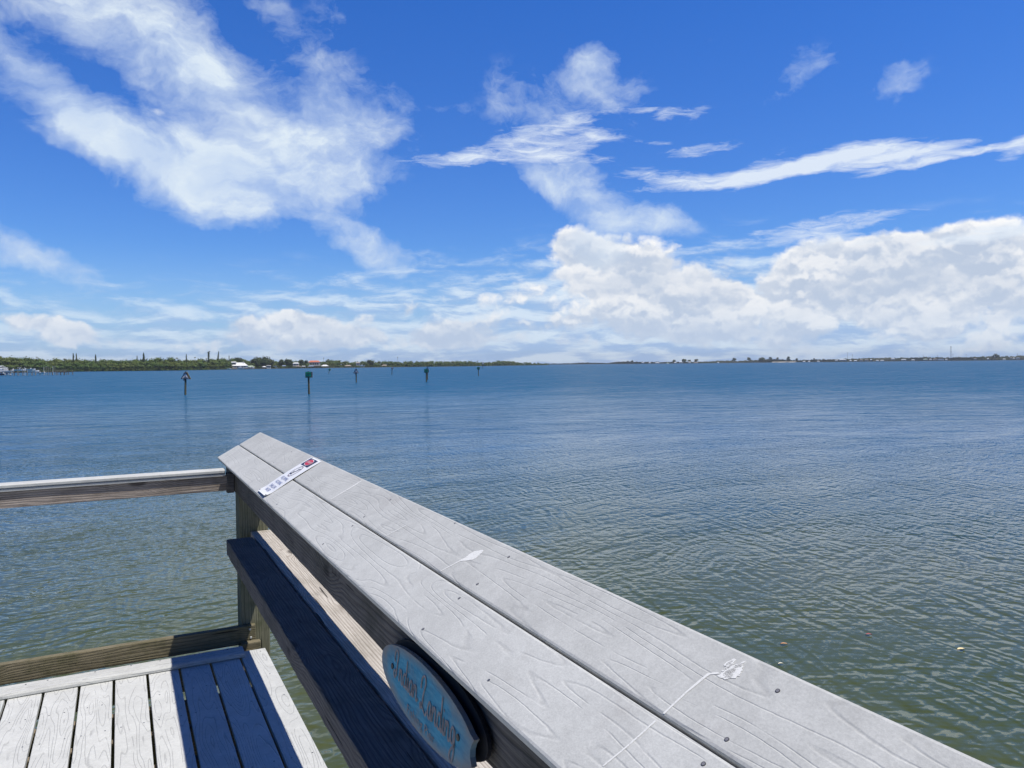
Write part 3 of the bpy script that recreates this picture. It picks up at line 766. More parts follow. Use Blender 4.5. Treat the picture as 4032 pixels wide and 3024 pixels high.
def boat(label, px, zkeel, L, d, rz=0.0, top=True, cabin=False, lift=False, hullm=None, group=None, mastless=True):
    t, sc = place('motor_boat', label, 'boat', px, d, group)
    t.rotation_euler.z += rz; t.location.z += zkeel
    hullm = hullm or M_HULL
    Bm = L*.32; H = L*.205
    vs, fs = [], []
    N = 10
    for i in range(N+1):
        u = i/N; x = -L/2+L*u
        hb = Bm/2*(1-max(0, (u-.45)/.55)**2.4); sh = H*(.85+.3*u*u); kz = H*.25*max(0, (u-.6)/.4)**2
        vs += [(x, 0, kz), (x, -hb*.75, kz+H*.32), (x, -hb, sh), (x, -hb*.86, sh), (x, -hb*.8, sh*.6), (x, hb*.8, sh*.6), (x, hb*.86, sh), (x, hb, sh), (x, hb*.75, kz+H*.32)]
    for i in range(N):
        for k in range(9):
            a, b = i*9+k, i*9+(k+1) % 9
            fs.append((a, a+9, b+9, b))
    fs.append(tuple(range(9))[::-1]); fs.append(tuple(N*9+k for k in range(9)))
    mesh('hull', vs, fs, hullm, t)
    if cabin:
        bm = bmesh.new(); box(bm, (L*.05, 0, H*1.35), (L*.42, Bm*.7, H*.9), bev=.1); cb = bobj('cabin', bm, M_HULL, t)
        bm = bmesh.new(); box(bm, (L*.05, 0, H*1.5), (L*.425, Bm*.71, H*.3)); bobj('window', bm, M_GLASS, cb)
        bm = bmesh.new(); box(bm, (0, 0, H*2.15), (L*.3, Bm*.62, H*.14), bev=.03); box(bm, (-L*.02, 0, H*1.95), (.6, .8, H*.4)); bobj('flybridge', bm, M_HULL, t)
    else:
        bm = bmesh.new(); box(bm, (0, 0, H*1.1), (L*.12, Bm*.35, H*.7), bev=.05); bobj('console', bm, M_HULL, t)
        bm = bmesh.new(); box(bm, (L*.05, 0, H*1.6), (.06, Bm*.35, H*.35), Matrix.Rotation(R(-20), 3, 'Y')); bobj('windscreen', bm, M_GLASS, t)
    if top:
        bm = bmesh.new(); box(bm, (-L*.02, 0, L*.36), (L*.34, Bm*.8, .09), bev=.03); cn = bobj('canopy', bm, M_HULL, t)
        for sx in (-1, 1):
            for sy in (-1, 1):
                bm = bmesh.new(); cyl(bm, (sx*L*.10-L*.02, sy*Bm*.3, H*.7), (sx*L*.13-L*.02, sy*Bm*.34, L*.36-.05), .035, .035, 6); bobj('canopy_pole', bm, M_STEEL, t)
    bm = bmesh.new(); box(bm, (-L/2-.18, 0, H*1.0), (.42, .36, .6), bev=.08); box(bm, (-L/2-.12, 0, H*.3), (.16, .12, H*1.1)); bobj('outboard_motor', bm, M_HULL, t)
    return t
def piling(label, px, d, h, m, group, r=.17):
    o = ground(px, d)
    t = thing('piling', label, 'piling', (o.x, o.y, WATER_Z), 0, group)
    bm = bmesh.new(); cyl(bm, (0, 0, -1.2), (0, 0, h), r, r*.92, 10); bobj('shaft', bm, m, t)
    bm = bmesh.new(); cyl(bm, (0, 0, h+.002), (0, 0, h+.28), r*1.15, .03, 10); bobj('cap', bm, M_PVC, t)

words6 = ['first', 'second', 'third', 'fourth', 'fifth', 'last']
MD = 400.0   # the boat docks at the far left
dock('long dark boat dock crowded with lifts at the left edge', -80, 262, 1.75, MD+6, 2.4, step=1.9)
dock('end platform with a wooden railing, right tip of the boat docks', 229, 262, 1.7, MD+1, 2.6, True, 1.4)
boat('white cabin cruiser on its lift at the extreme left edge', 4, 2.0, 7.2, MD-3, R(25), False, True)
boat('white cruiser with a flybridge, second from the left edge', 24, 1.7, 5.6, MD-7, R(205), False, True, hullm=M_HULL)
boat('small white skiff low in the water beside the cruisers', 33, .35, 2.6, MD-9, R(10), False)
boat('white centre console with a tall canopy hoisted above the dock', 78, 2.3, 5.2, MD-4, R(8), True)
boat('white boat hoisted highest right of the canopied one', 122, 2.6, 4.3, MD-4, R(-6), False)
boat('white runabout hanging below the highest boat', 132, 1.6, 5.2, MD, R(4), False, hullm=M_HULL)
boat('white boat with a low cabin resting just above the water', 158, .75, 3.8, MD-6, R(184), False)
boat('dark hulled boat under the white cruisers', 14, .35, 4.6, MD-10, R(12), False, hullm=M_HULLB)
for k, (px, h, m) in enumerate([(52, 3.0, M_GREYW), (70, 3.3, M_GREYW), (90, 3.4, M_GREYW), (98, 4.1, M_PVC), (107, 3.4, M_GREYW), (129, 2.2, M_GREYW), (139, 2.2, M_GREYW), (43, 2.8, M_GREYW)]):
    piling(('second piling right of the white cruisers', 'lift piling left of the canopied boat', 'lift piling at the bow of the canopied boat', 'pale capped piling between the canopied boat and the highest boat', 'grey piling left of the highest boat', 'short piling in front of the highest boat', 'short piling right of the highest boat', 'first piling right of the white cruisers')[k], px, MD-8, h, m, 'lift pilings among the boats', .15)
for k, (px, h) in enumerate([(173, 4.2), (182, 4.4), (190, 4.2), (198, 3.6), (209, 4.6), (217, 4.3)]):
    piling(f'{words6[k]} of six tall pilings between the boats and the railed platform, counted from the left', px, MD-2, h, M_PVC if k in (0, 4) else M_GREYW, 'pale capped pilings', .12)

sd = lambda px: left_depth(px)
house('large white roofed house with a chimney on the left shore', 914, 976, 1427.5, 1440, 1449, sd(940)+10, M_ROOFW, ridge=.5, dp=13, chimney=.22, nwin=5)
house('small upper white roof peeking out left of the large white house', 911, 931, 1424, 1427, 1436, sd(920)+20, M_ROOFW, ridge=.8, dp=7, nwin=1)
boathouse('boathouse with a pale green awning beside the white house', 969, 1002, 1440, 1443, sd(985)-2, M_ROOFGR, 8)
boat('long white boat moored under the pale green awning', 985, .4, 10.5, sd(985)-9, R(3), False)
boat('white boat with a cabin moored in front of the white house', 947, .4, 8.5, sd(947)-6, R(186), False, True)
boat('small white boat at the mangrove edge left of the white house', 903, .5, 5.0, sd(903)-4, R(5), False)
dock('low dock in front of the white house', 925, 1022, .9, sd(970)-3)
boathouse('white hipped gazebo on the dock', 1032, 1049, 1441, 1445, sd(1040)-5, M_ROOFW, 5, .05)
house('pale arched pavilion next to the gazebo', 1050, 1067, 1438.2, 1439.5, 1450.5, sd(1058)-1, M_HWALL, ridge=.9, dp=5, nwin=2, name='pavilion', cat='pavilion')
boat('white boat raised on a lift right of the pavilion', 1084, 3.2, 4.0, sd(1084)-4, R(10), False)
boat('small white boat below the raised one', 1090, 1.2, 2.6, sd(1090)-6, R(-8), False)
boathouse('low blue grey roofed shelter among dark trees', 1111, 1126, 1438.5, 1441, sd(1118)-2, M_ROOFB, 5, .8)
house('small white house half hidden by dark trees', 1153, 1178, 1427.5, 1431, 1441, sd(1165)+9, M_ROOFW, ridge=.6, dp=8, nwin=3)
dock('cluttered grey dock below the small white house', 1132, 1170, 1.2, sd(1150)-4)
boathouse('flat grey roofed boat shelter left of the white one', 1168, 1187, 1441, 1442.5, sd(1177)-3, M_ROOFG, 6, .8)
boathouse('flat white roofed boat shelter left of the blue one', 1188, 1203, 1440.5, 1442.2, sd(1195)-3, M_ROOFW, 5, .6)
boathouse('dull blue flat roofed boat shelter below the red roof', 1214, 1236, 1439.5, 1442, sd(1225)-3, M_ROOFB, 6, .85)
house('house with an orange red tile roof behind the trees', 1214, 1262, 1419.5, 1426, 1440, sd(1238)+22, M_ROOFR, ridge=.6, dp=12, nwin=4)
boathouse('wide white hip roofed boathouse', 1264, 1294, 1436, 1441.3, sd(1279)-4, M_ROOFW, 9, .35)
boathouse('beige roofed boathouse in front of low mangroves', 1356, 1385, 1437, 1441, sd(1370)-4, M_ROOFG, 9, .4)
house('beige gabled house above the mangroves', 1402, 1418, 1426, 1429.5, 1438, sd(1410)+8, M_ROOFG, ridge=.6, dp=8, nwin=2)
boat('white yacht standing on a lift beside the beige house', 1426, 1.9, 8.0, sd(1426)-5, R(184), False, True)
boathouse('last brown roofed boathouse on the left shore', 1503, 1524, 1436, 1439.5, sd(1513)-4, M_ROOFG, 8, .5)
dock('long low dock below the white hip roofed boathouse', 1205, 1300, .9, sd(1250)-5)

# far shore houses: small pale boxes with low roofs
FH = [(2531, 1426, 10, 0), (2558, 1427, 8, 0), (2588, 1427.5, 18, 0), (2629, 1429, 10, 1), (2659, 1426.5, 11, 0), (2681, 1424.5, 14, 0), (2716, 1425, 11, 0), (2740, 1426.5, 18, 2), (2828, 1426, 7, 0),
      (3166, 1422, 11, 0), (3186, 1422, 10, 0), (3222, 1421.5, 12, 0), (3294, 1417, 12, 0), (3319, 1415, 28, 0), (3349, 1419, 8, 0), (3368, 1419, 12, 0), (3391, 1416, 12, 2),
      (3412, 1416, 14, 2), (3430, 1415, 8, 0), (3455, 1418, 12, 0), (3474, 1418, 14, 0), (3516, 1412, 16, 0), (3558, 1415, 20, 0), (3595, 1416, 13, 0), (3644, 1413.5, 16, 1), (3664, 1413.5, 10, 0),
      (3682, 1413, 15, 2), (3705, 1414, 22, 3), (3726, 1414, 9, 0), (3840, 1411.5, 10, 2), (3890, 1411, 7, 0), (3954, 1413, 11, 0), (3981, 1408, 8, 2), (3992, 1409.5, 8, 0), (4008, 1409, 14, 3)]
words = ['first', 'second', 'third', 'fourth', 'fifth', 'sixth', 'seventh', 'eighth', 'ninth']
where = lambda k, n, a: f'{words[k]} pale house from the left, {a}'
secs = [(0, 9, 'left of the wooded point on the far shore'), (9, 17, 'between the wooded point and the dark waterside tree'), (17, 25, 'left of the lattice tower base'), (25, 29, 'at the foot of the lattice tower'), (29, 35, 'near the large isolated tree at the right edge')]
for a, b, txt in secs:
    for i in range(a, b):
        px, yt, w, kk = FH[i]
        rm = (M_ROOFW, M_ROOFGR, M_ROOFG, M_ROOFB)[kk]
        house(where(i-a, 0, txt), px-w/2, px+w/2, yt-.6, yt+1.2, yt+5.0, RIGHT_D-14+90*math.sin(px*.011)+max(0, 2500-px)*2.2, rm, ridge=.6, dp=9, nwin=2, group='houses on the far right shore')
boat('tiny white sailboat hull near the far houses', 3267, .3, 7, RIGHT_D-60, R(15), False)
# masts
def lattice(label, px, ytop, ybot, d, wpx, name='lattice_tower'):
    t, sc = place(name, label, 'tower', px, d)
    H = (hor(px)-ytop)*sc+3.5; w0 = wpx*sc
    bm = bmesh.new(); n = 14
    for q in ((-1, -1), (1, -1), (1, 1), (-1, 1)):
        cyl(bm, (q[0]*w0/2, q[1]*w0/2, 0), (q[0]*w0*.2, q[1]*w0*.2, H), .3, .22, 6)
    bobj('leg_frame', bm, M_GREYW, t)
    bm = bmesh.new()
    for i in range(n):
        z0, z1 = H*i/n, H*(i+1)/n; a = w0/2*(1-.6*i/n); b = w0/2*(1-.6*(i+1)/n)
        for (p, q) in (((-1, -1), (1, -1)), ((1, -1), (1, 1)), ((1, 1), (-1, 1)), ((-1, 1), (-1, -1))):
            cyl(bm, (p[0]*a, p[1]*a, z0), (q[0]*b, q[1]*b, z1), .14, .14, 4); cyl(bm, (q[0]*a, q[1]*a, z0), (p[0]*b, p[1]*b, z1), .14, .14, 4)
    bobj('bracing', bm, M_GREYW, t)
    bm = bmesh.new(); box(bm, (0, 0, H+.4), (w0*.9, w0*.9, 1.2)); bobj('antenna_head', bm, M_GREYW, t)
lattice('tall grey lattice tower rising above the far shore', 3744, 1366, 1405, RIGHT_D+60, 5.5)
for px, yt, lb in [(3356, 1396, 'thin mast left of the cluster of white houses'), (3635, 1397, 'thin mast left of the lattice tower'), (3692, 1397, 'thin mast just left of the tower'), (3752, 1394, 'thin mast right beside the lattice tower'),
                   (3804, 1396, 'thin mast right of the lattice tower'), (4006, 1392, 'thin mast nearest the right edge'), (3337, 1388, 'tallest thin mast over the big white house'), (3356.5, 1396, None), (1566, 1405, 'thin mast behind the left shore mangroves')]:
    if not lb: continue
    d = RIGHT_D+40 if px > 2000 else left_depth(px)+60
    t, sc = place('radio_mast', lb, 'mast', px, d)
    H = (hor(px)-yt)*sc+3.5
    bm = bmesh.new(); cyl(bm, (0, 0, 0), (0, 0, H), .42*d/2500+.1, .22*d/2500+.05, 6); bobj('pole', bm, M_GREYW, t)
    bm = bmesh.new(); box(bm, (0, 0, H-.8), (1.4*d/2500+.3, .6, 1.6)); bobj('antenna', bm, M_GREYW, t)

# ------------------------------------------------------------------ channel markers
M_DMW = simple('pale daymark panel', (0.74, 0.75, 0.80), 0.5, 0.1, 2.0)
M_DMBORD = simple('dark daymark border', (0.02, 0.022, 0.05), 0.5, 0.2, 2.0)
M_DMG = simple('green daymark panel', (0.01, 0.42, 0.24), 0.45, 0.12, 2.0)
M_DMGB = simple('dark green daymark border', (0.004, 0.07, 0.045), 0.45, 0.1, 2.0)
M_DMBACK = simple('bare metal panel back', (0.50, 0.50, 0.52), 0.5, 0.15, 2.0, 0.2)
M_RUSTY = simple('lichen yellow plywood', (0.35, 0.28, 0.12), 0.8, 0.3, 3.0)
M_PILE = timber_mat('creosoted marker pile', (0.20, 0.18, 0.12), (0.055, 0.05, 0.035), 0.3)
def text_mesh(name, s, size, m, parent, mat4, extrude=0.0, fn=None, shear=0.0, sx=1.0, align='CENTER'):
    cu = bpy.data.curves.new(name, 'FONT'); cu.body = s; cu.size = size; cu.align_x = align; cu.align_y = 'CENTER'
    cu.shear = shear; cu.extrude = extrude; cu.resolution_u = 3
    tmp = bpy.data.objects.new(name+'_tmp', cu); C.objects.link(tmp)
    bpy.context.view_layer.update()
    me = bpy.data.meshes.new_from_object(tmp.evaluated_get(bpy.context.evaluated_depsgraph_get()))
    bpy.data.objects.remove(tmp); bpy.data.curves.remove(cu)
    for v in me.vertices:
        p = Vector((v.co.x*sx, v.co.y, v.co.z))
        v.co = fn(p) if fn else mat4 @ p
    me.name = name; me.materials.clear(); me.materials.append(m)
    o = bpy.data.objects.new(name, me); C.objects.link(o)
    if parent is not None: o.parent = parent
    return o
def prism(bm, pts, y0, y1):
    a = [bm.verts.new((x, y0, z)) for x, z in pts]; b = [bm.verts.new((x, y1, z)) for x, z in pts]
    bm.faces.new(a); bm.faces.new(b[::-1]); n = len(pts)
    for i in range(n): bm.faces.new((a[(i+1) % n], a[i], b[i], b[(i+1) % n]))
def marker(label, px, pybase, pytop, kind, digit=None, lean=0.0, swing=0.0, size=None, second=True):
    o = on_water(px, pybase)
    d = (CAM_Z-WATER_Z)*F/(pybase-hor(px)); sc = d/F
    H = (pybase-pytop)*sc
    t = thing('channel_marker', label, 'channel marker', (o.x, o.y, WATER_Z), yaw_face(o)+swing, 'channel markers in the bay')
    t.rotation_euler.y = lean
    s = size*sc if size else (1.2 if kind == 'tri' else .95)
    zc = H-s*.5
    bm = bmesh.new(); cyl(bm, (0, 0, -1.5), (0, 0, H-s*.85 if kind == 'tri' else H+.05), .128, .112, 12); p = bobj('pile', bm, M_PILE, t)
    if kind == 'tri': outer = [(-s/2, -.46*s), (s/2, -.46*s), (0, .46*s)]
    else: outer = [(-s/2, -s/2), (s/2, -s/2), (s/2, s/2), (-s/2, s/2)]
    if kind == 'tri': inner = [(-s*.36, -.39*s), (s*.36, -.39*s), (0, .30*s)]
    else: inner = [(x*.84, z*.84) for x, z in outer]
    fm, bmm = {'tri': (M_DMW, M_DMBORD), 'sq': (M_DMG, M_DMGB), 'wh': (M_DMW, M_DMBACK)}[kind]
    def panel(rot, cx, cy):
        bm = bmesh.new(); prism(bm, outer, 0, .03)
        pn = bobj('daymark_panel', bm, bmm, t); pn.location = (cx, cy, zc); pn.rotation_euler.z = rot
        bm = bmesh.new(); prism(bm, inner, -.008, .002); bobj('face', bm, fm, pn)
        if digit:
            text_mesh('number', digit, s*.36, M_DMBORD if kind != 'sq' else M_DMGB, pn, Matrix.Translation((0, -.014, -s*.2 if kind == 'tri' else 0)) @ Matrix.Rotation(R(90), 4, 'X'))
        return pn
    panel(R(-8), -.03, -.20)
    if second:
        pn = panel(R(180-22), .16, .32)
        pn.data.materials[0] = M_DMBACK if kind != 'tri' else M_RUSTY
    bm = bmesh.new(); box(bm, (0, 0, zc+s*.2), (.5, .52, .08)); box(bm, (0, 0, zc-s*.3), (.5, .52, .08)); bobj('bracket', bm, M_DMBORD, t)
    if kind == 'tri':
        bm = bmesh.new(); box(bm, (-.16, -.12, zc-s*.56), (.22, .2, .16)); bobj('light_box', bm, M_DMBORD, t)
    return t
marker('nearest triangular marker numbered 8, in front of the left shore', 730, 1555, 1460, 'tri', '8', R(1.6), size=34)
marker('largest green square marker numbered 7', 1217, 1552, 1464, 'sq', '7', R(-.6), size=23)
marker('smaller triangular marker numbered 6 right of the green 7', 1403, 1506, 1449, 'tri', '6', size=22, second=False)
marker('leaning small green marker tilted to the right', 1294, 1471, 1451, 'sq', None, R(14), size=7.5)
marker('small pale square marker seen from behind', 1543, 1475, 1447, 'wh', None, R(3), size=7)
marker('green square marker numbered 5 with a triangle behind it', 1679, 1504, 1453, 'sq', '5', size=15)
marker('triangular marker half hidden behind the green 5', 1683.5, 1495, 1444, 'tri', None, size=14, second=False)
marker('farthest green square marker right of the green 5', 1884, 1480, 1445.5, 'sq', None, R(-.5), size=9.5)
t_, sc_ = place('channel_light_box', 'white box on a pole before the distant mangrove point', 'channel marker', 1901, 690)
bm = bmesh.new(); box(bm, (0, 0, 4.6), (1.5, 1.3, 1.9), bev=.05); bobj('box', bm, M_WHITE, t_)
bm = bmesh.new(); cyl(bm, (0, 0, -1.5), (0, 0, 3.65), .22, .2, 10); bobj('pole', bm, M_PILE, t_)
bm = bmesh.new(); box(bm, (-.32, -.68, 4.5), (.5, .08, .9)); bobj('opening', bm, M_DMBORD, t_)
t_, sc_ = place('day_beacon', 'faint dark post in the far water before the right shore', 'channel marker', 2866, 900)
bm = bmesh.new(); cyl(bm, (0, 0, -1), (0, 0, 2.6), .2, .18, 8); bobj('pile', bm, M_PILE, t_)

# ------------------------------------------------------------------ the pier deck
deck = thing('pier_deck', 'pale grey composite deck corner of the fishing pier', 'deck', (0, 0, 0))
G0, PITCH = 0.0903, 0.1447
screw_bm = None
def screw(parent, p, r=.0036, m=None, nrm=None):
    """a countersunk screw head sitting in its hole"""
    bm = bmesh.new(); cyl(bm, (0, 0, -.001), (0, 0, .0006), r, r*.92, 10)
    o = bobj('screw', bm, m or M_SCREWDARK, parent); o.location = p
    return o
deck_boards = []
for k in range(-14, 4):
    x0, x1 = G0+k*PITCH+.0058, G0+(k+1)*PITCH-.0058
    if k == 3: x0, x1 = .5305, .6600
    y1 = 4.19 if k == 3 else 4.192
    L = 5.6
    b = board('deck_board', M_DECK, deck, ((x0+x1)/2, y1-L/2, -.0127), (L, x1-x0, .0254), .003, Matrix.Rotation(R(90), 3, 'Z'))
    if k >= -4:
        for (yy, offs) in ((3.545, (-.043, .043)), (2.958, (-.04, .04)), (3.82, (-.03, .027))):
            if yy == 3.82 and k == -1: continue
            for q in offs:
                # board local: X = world Y, Y = -world X
                screw(b, (yy+random.uniform(-.006, .006)-(y1-L/2), -q, .0127), .0036, M_STEEL)
        if k == 3: screw(b, (4.15-(y1-L/2), -.035, .0127), .004, M_STEEL)
    deck_boards.append(b)
# trim board with a rounded nosing and a groove
def profile_board(name, m, parent, x0, x1, prof):
    vs, fs = [], []
    n = len(prof)
    for x in (x0, x1):
        for (y, z) in prof: vs.append((x, y, z))
    for i in range(n): fs.append((i, (i+1) % n, n+(i+1) % n, n+i))
    fs.append(tuple(range(n))[::-1]); fs.append(tuple(range(n, 2*n)))
    return mesh(name, vs, fs, m, parent)
tp = [(4.098, .0015), (4.094, .006), (4.096, .016), (4.103, .023), (4.112, .0255), (4.132, .0255), (4.134, .0235), (4.138, .0235), (4.140, .0262), (4.196, .0275), (4.206, .024), (4.212, .015), (4.212, .0015)]
tr = profile_board('trim_board', M_DECK, deck, -2.0, .545, tp)
for x, y in ((-.419, 4.178), (-.332, 4.184), (-.135, 4.188), (.021, 4.19), (.151, 4.188), (.313, 4.188), (.47, 4.187)):
    screw(tr, (x, y-.004, .0274), .0042, M_SCREWDARK)
board('curb_board', M_CURB, deck, (-.70, 4.319, .047), (2.66, .038, .098), .004, Matrix.Rotation(0, 3, 'Z'), 30, .0008)
for z in (.03, .07): pass
cb = board('curb_block', M_CURB, deck, (.60, 4.28, -.03), (.10, .04, .09), .004)
for q, (x, z) in enumerate(((.60, .075), (.605, .03))):
    bm = bmesh.new(); cyl(bm, (x, 4.3005, z), (x, 4.2965, z), .006, .005, 10); bobj('bolt', bm, M_PVC, deck)
# joists under the boards, seen through the gaps
for y in (4.24, 3.753, 3.49, 3.19, 2.9, 2.55, 2.2, 1.8, 1.4, 1.0, .6, .2, -.2, -.6, -1.0):
    board('joist', M_UNDER, deck, (-.70, y, -.0254-.072), (2.62, .038, .140), .002)
board('rim_joist', M_UNDER, deck, (.6305, 1.38, -.0254-.10), (5.6, .038, .195), .003, Matrix.Rotation(R(90), 3, 'Z'))
for (x, y) in ((-1.7, 3.9), (-1.7, 1.6), (.35, 2.3), (.35, -.4), (-1.7, -.4)):
    bm = bmesh.new(); cyl(bm, (x, y, -3.2), (x, y, -.17), .13, .12, 14); bobj('pile', bm, M_POST, deck)

# ------------------------------------------------------------------ left railing
lr = thing('side_railing', 'low brown wooden side rail with a pale cap, crossing from the left edge', 'railing', (0, 4.32, 0))
b = board('rail_board', M_RAIL, lr, (-1.10, 0, .879), (3.27, .038, .080), .004, None, 40, .0006)
for z in (.868, .898):
    bm = bmesh.new(); cyl(bm, (1.613, -.0185, z-.879), (1.613, -.0225, z-.879), .0045, .004, 10); bobj('bolt', bm, M_PVC, b)
cp = [(-.030, .9195), (-.031, .930), (-.024, .9325), (-.024, .9355), (-.034, .938), (-.034, .949), (-.028, .953), (.052, .953), (.058, .947), (.058, .9285), (.02, .9285), (.02, .9195)]
c_ = profile_board('cap_board', M_CAP, lr, -2.75, .488, [(y, z) for y, z in cp])
board('end_block', M_TIMBER, lr, (.515, -.004, .880), (.036, .06, .105), .003)

# ------------------------------------------------------------------ main railing with the sloping cap
mr_ = thing('leaning_railing', 'broad grey sloping rail cap on a wooden post with a shelf below', 'railing', (.638, 4.415, -2.6))
MO = Vector((.638, 4.415, -2.6))
def rb(name, m, c, s, bev=.004, rot=ALONG_Y, sub=0, rough=0.0):
    o = board(name, m, mr_, Vector(c)-MO, s, bev, rot, sub, rough); return o
# post, grain upright
post = board('post', M_POST, mr_, Vector((.6375, 4.415, -.87))-MO, (3.60, .151, .150), .007, Matrix.Rotation(R(-90), 3, 'Y'), 30, .0012)
board('post', M_POST, mr_, Vector((.6375, .75, -.87))-MO, (3.60, .151, .150), .007, Matrix.Rotation(R(-90), 3, 'Y'))
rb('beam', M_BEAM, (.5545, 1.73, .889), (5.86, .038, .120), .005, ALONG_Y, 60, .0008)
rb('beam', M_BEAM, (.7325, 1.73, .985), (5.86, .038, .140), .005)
rb('ledger_strip', M_CURB, (.526, 1.73, .949), (5.86, .018, .012), .002)
shelf_l = rb('shelf_timber', M_TIMBER, (.543, 1.50, .560), (5.4, .132, .080), .007, ALONG_Y, 90, .0016)
shelf_r = rb('shelf_board', M_SHELF, (.6865, 1.56, .5815), (5.55, .138, .036), .005, ALONG_Y, 60, .0010)
for y in (4.1, 2.9, 1.9):
    bm = bmesh.new()
# the sloping cap
SL = Vector((.242, 0, .136)).normalized(); NN = Vector((-SL.z, 0, SL.x))
CAPL = Vector((.493, 0, .976)); Y0, Y1 = -1.2, 4.70
capm = Matrix((Vector((0, 1, 0)), -SL, NN)).transposed()     # local X along Y, local Y down-slope, local Z out of the board
TH = .0254
caps = []
def capb(t0, t1, y1):
    c = CAPL+SL*((t0+t1)/2)+NN*(-TH/2)+Vector((0, (Y0+y1)/2, 0))
    bm = bmesh.new(); box(bm, (0, 0, 0), (y1-Y0, t1-t0, TH), bev=.0048)
    o = bobj('cap_board', bm, M_CAP, mr_); o.location = c-MO; o.rotation_euler = capm.to_euler()
    o['mid'] = 0; caps.append((o, (t0+t1)/2, (Y0+y1)/2)); del o['mid']
    return o
capb(0.0, .1352, 4.70); capb(.1400, .2776, 4.695)
def caploc(i, t, y, h=0.0):
    o, tm, ym = caps[i]; return Vector((y-ym, -(t-tm), TH/2+h))
for y in (.667, 1.393, 2.19, 2.915, 3.66, 4.45):
    for i, t in ((0, .022), (0, .115), (1, .160), (1, .248)):
        if (y, i) in ((2.915, 1), (3.66, 0), (4.45, 0), (4.45, 1)): continue
        dy = random.uniform(-.012, .012)
        screw(caps[i][0], caploc(i, t+random.uniform(-.003, .003), y+dy), .0034, M_SCREWDARK)
for (i, t, y) in ((1, .27, 1.73), (0, .062, 3.3), (0, .03, 1.1)): screw(caps[i][0], caploc(i, t, y), .0028, M_STEEL)
def smear(i, pts, widths, seed):
    rr = random.Random(seed); vs, fs = [], []
    P_ = []
    for k in range(len(pts)-1):
        for j in range(8):
            u = j/8; P_.append((pts[k][0]*(1-u)+pts[k+1][0]*u, pts[k][1]*(1-u)+pts[k+1][1]*u, 1.4*(widths[k]*(1-u)+widths[k+1]*u)))
    P_.append((pts[-1][0], pts[-1][1], widths[-1])); wa_ = wb_ = .8
    for (t, y, w) in P_:
        wa_ = .6*wa_+.4*rr.uniform(.45, 1.1); wb_ = .6*wb_+.4*rr.uniform(.45, 1.1); a = w*wa_+.0002; b2 = w*wb_+.0002
        vs += [caploc(i, t, y-a, .0006), caploc(i, t, y+b2, .0006)]
    for k in range(len(P_)-1): fs.append((2*k, 2*k+1, 2*k+3, 2*k+2))
    mesh('white_smear', vs, fs, M_MARKW, caps[i][0])
smear(0, [(.015, 4.524), (.055, 4.527), (.099, 4.528)], (.004, .005, .003), 1)
smear(1, [(.150, 2.553), (.20, 2.545), (.230, 2.539), (.268, 2.536)], (.003, .004, .006, .003), 2)
smear(1, [(.145, 1.943), (.175, 1.93), (.202, 1.919)], (.002, .002, .0015), 3)
smear(1, [(.143, 1.552), (.187, 1.534), (.205, 1.516), (.224, 1.514), (.238, 1.506)], (.0015, .0022, .014, .016, .003), 4)
smear(0, [(.040, .786), (.085, .781), (.128, .779)], (.0008, .0011, .0013), 5)
smear(1, [(.142, .778), (.187, .777), (.223, .773), (.232, .761)], (.0012, .0013, .002, .0025), 6)
smear(1, [(.226, .757), (.233, .748), (.242, .746), (.250, .746), (.257, .742)], (.003, .009, .013, .009, .002), 7)
for k in range(9):
    t0_ = .228+.003*k+random.uniform(-.003, .003); y0_ = .752+random.uniform(-.013, .012)
    smear(1, [(t0_, y0_), (t0_+.006, y0_-.002), (t0_+.012+random.uniform(0, .006), y0_-.004)], (.001, random.uniform(.002, .005), .0006), 40+k)
smear(0, [(.050, 3.50), (.056, 3.498)], (.012, .009), 8)
for k in range(0):
    y = random.uniform(1.0, 3.0); smear(0, [(.003+random.uniform(0, .004), y), (.009, y+.005)], (random.uniform(.004, .011), .003), 20+k)

# ------------------------------------------------------------------ the notice sign lying across the cap
sg = thing('notice_sign', 'small white notice sign with red oval, curled across the grey cap', 'sign', CAPL+SL*.14+Vector((0, 3.205, 0)))
SO = CAPL+SL*.14+Vector((0, 3.205, 0))
def sgp(t, y, h=0.0):
    """t across the cap slope (up the slope is the top of the sign), y along the rail"""
    lift = .0022+.012*max(0, (.05-t)/.05)**2*(.5+.5*(3.29-y)/.17)+.003*max(0, math.sin((t-.05)*14))
    over = max(0, t-.268)
    q = CAPL+SL*(t-over*.35)+NN*(lift+h-over*.6)+Vector((0, y, 0))
    return q-SO
yl, yr = 3.292, 3.118
vs, fs = [], []
nt, ny = 30, 10
for s_ in (0, 1):
    for i in range(nt+1):
        t = .012+.268*i/nt
        for j in range(ny+1):
            y = yl+(yr-yl)*j/ny
            # rounded corners
            cr = .010; dt = min(t-.012, .28-t); 
            if dt < cr:
                ins = cr-math.sqrt(max(0, cr*cr-(cr-dt)**2)); y = min(max(y, yr+ins), yl-ins)
            y += .006*(t-.14)
            vs.append(sgp(t, y, -.0012*s_))
n1 = (nt+1)*(ny+1)
for i in range(nt):
    for j in range(ny):
        a = i*(ny+1)+j; b2 = a+ny+1
        fs.append((a, b2, b2+1, a+1)); fs.append((n1+a, n1+a+1, n1+b2+1, n1+b2))
for i in range(nt):
    for j in (0, ny):
        a = i*(ny+1)+j; b2 = a+ny+1; fs.append((a, b2, n1+b2, n1+a))
for j in range(ny):
    for i in (0, nt):
        a = i*(ny+1)+j; fs.append((a, a+1, n1+a+1, n1+a))
plate = mesh('plate', vs, fs, M_WHITE, sg)
YC = (yl+yr)/2
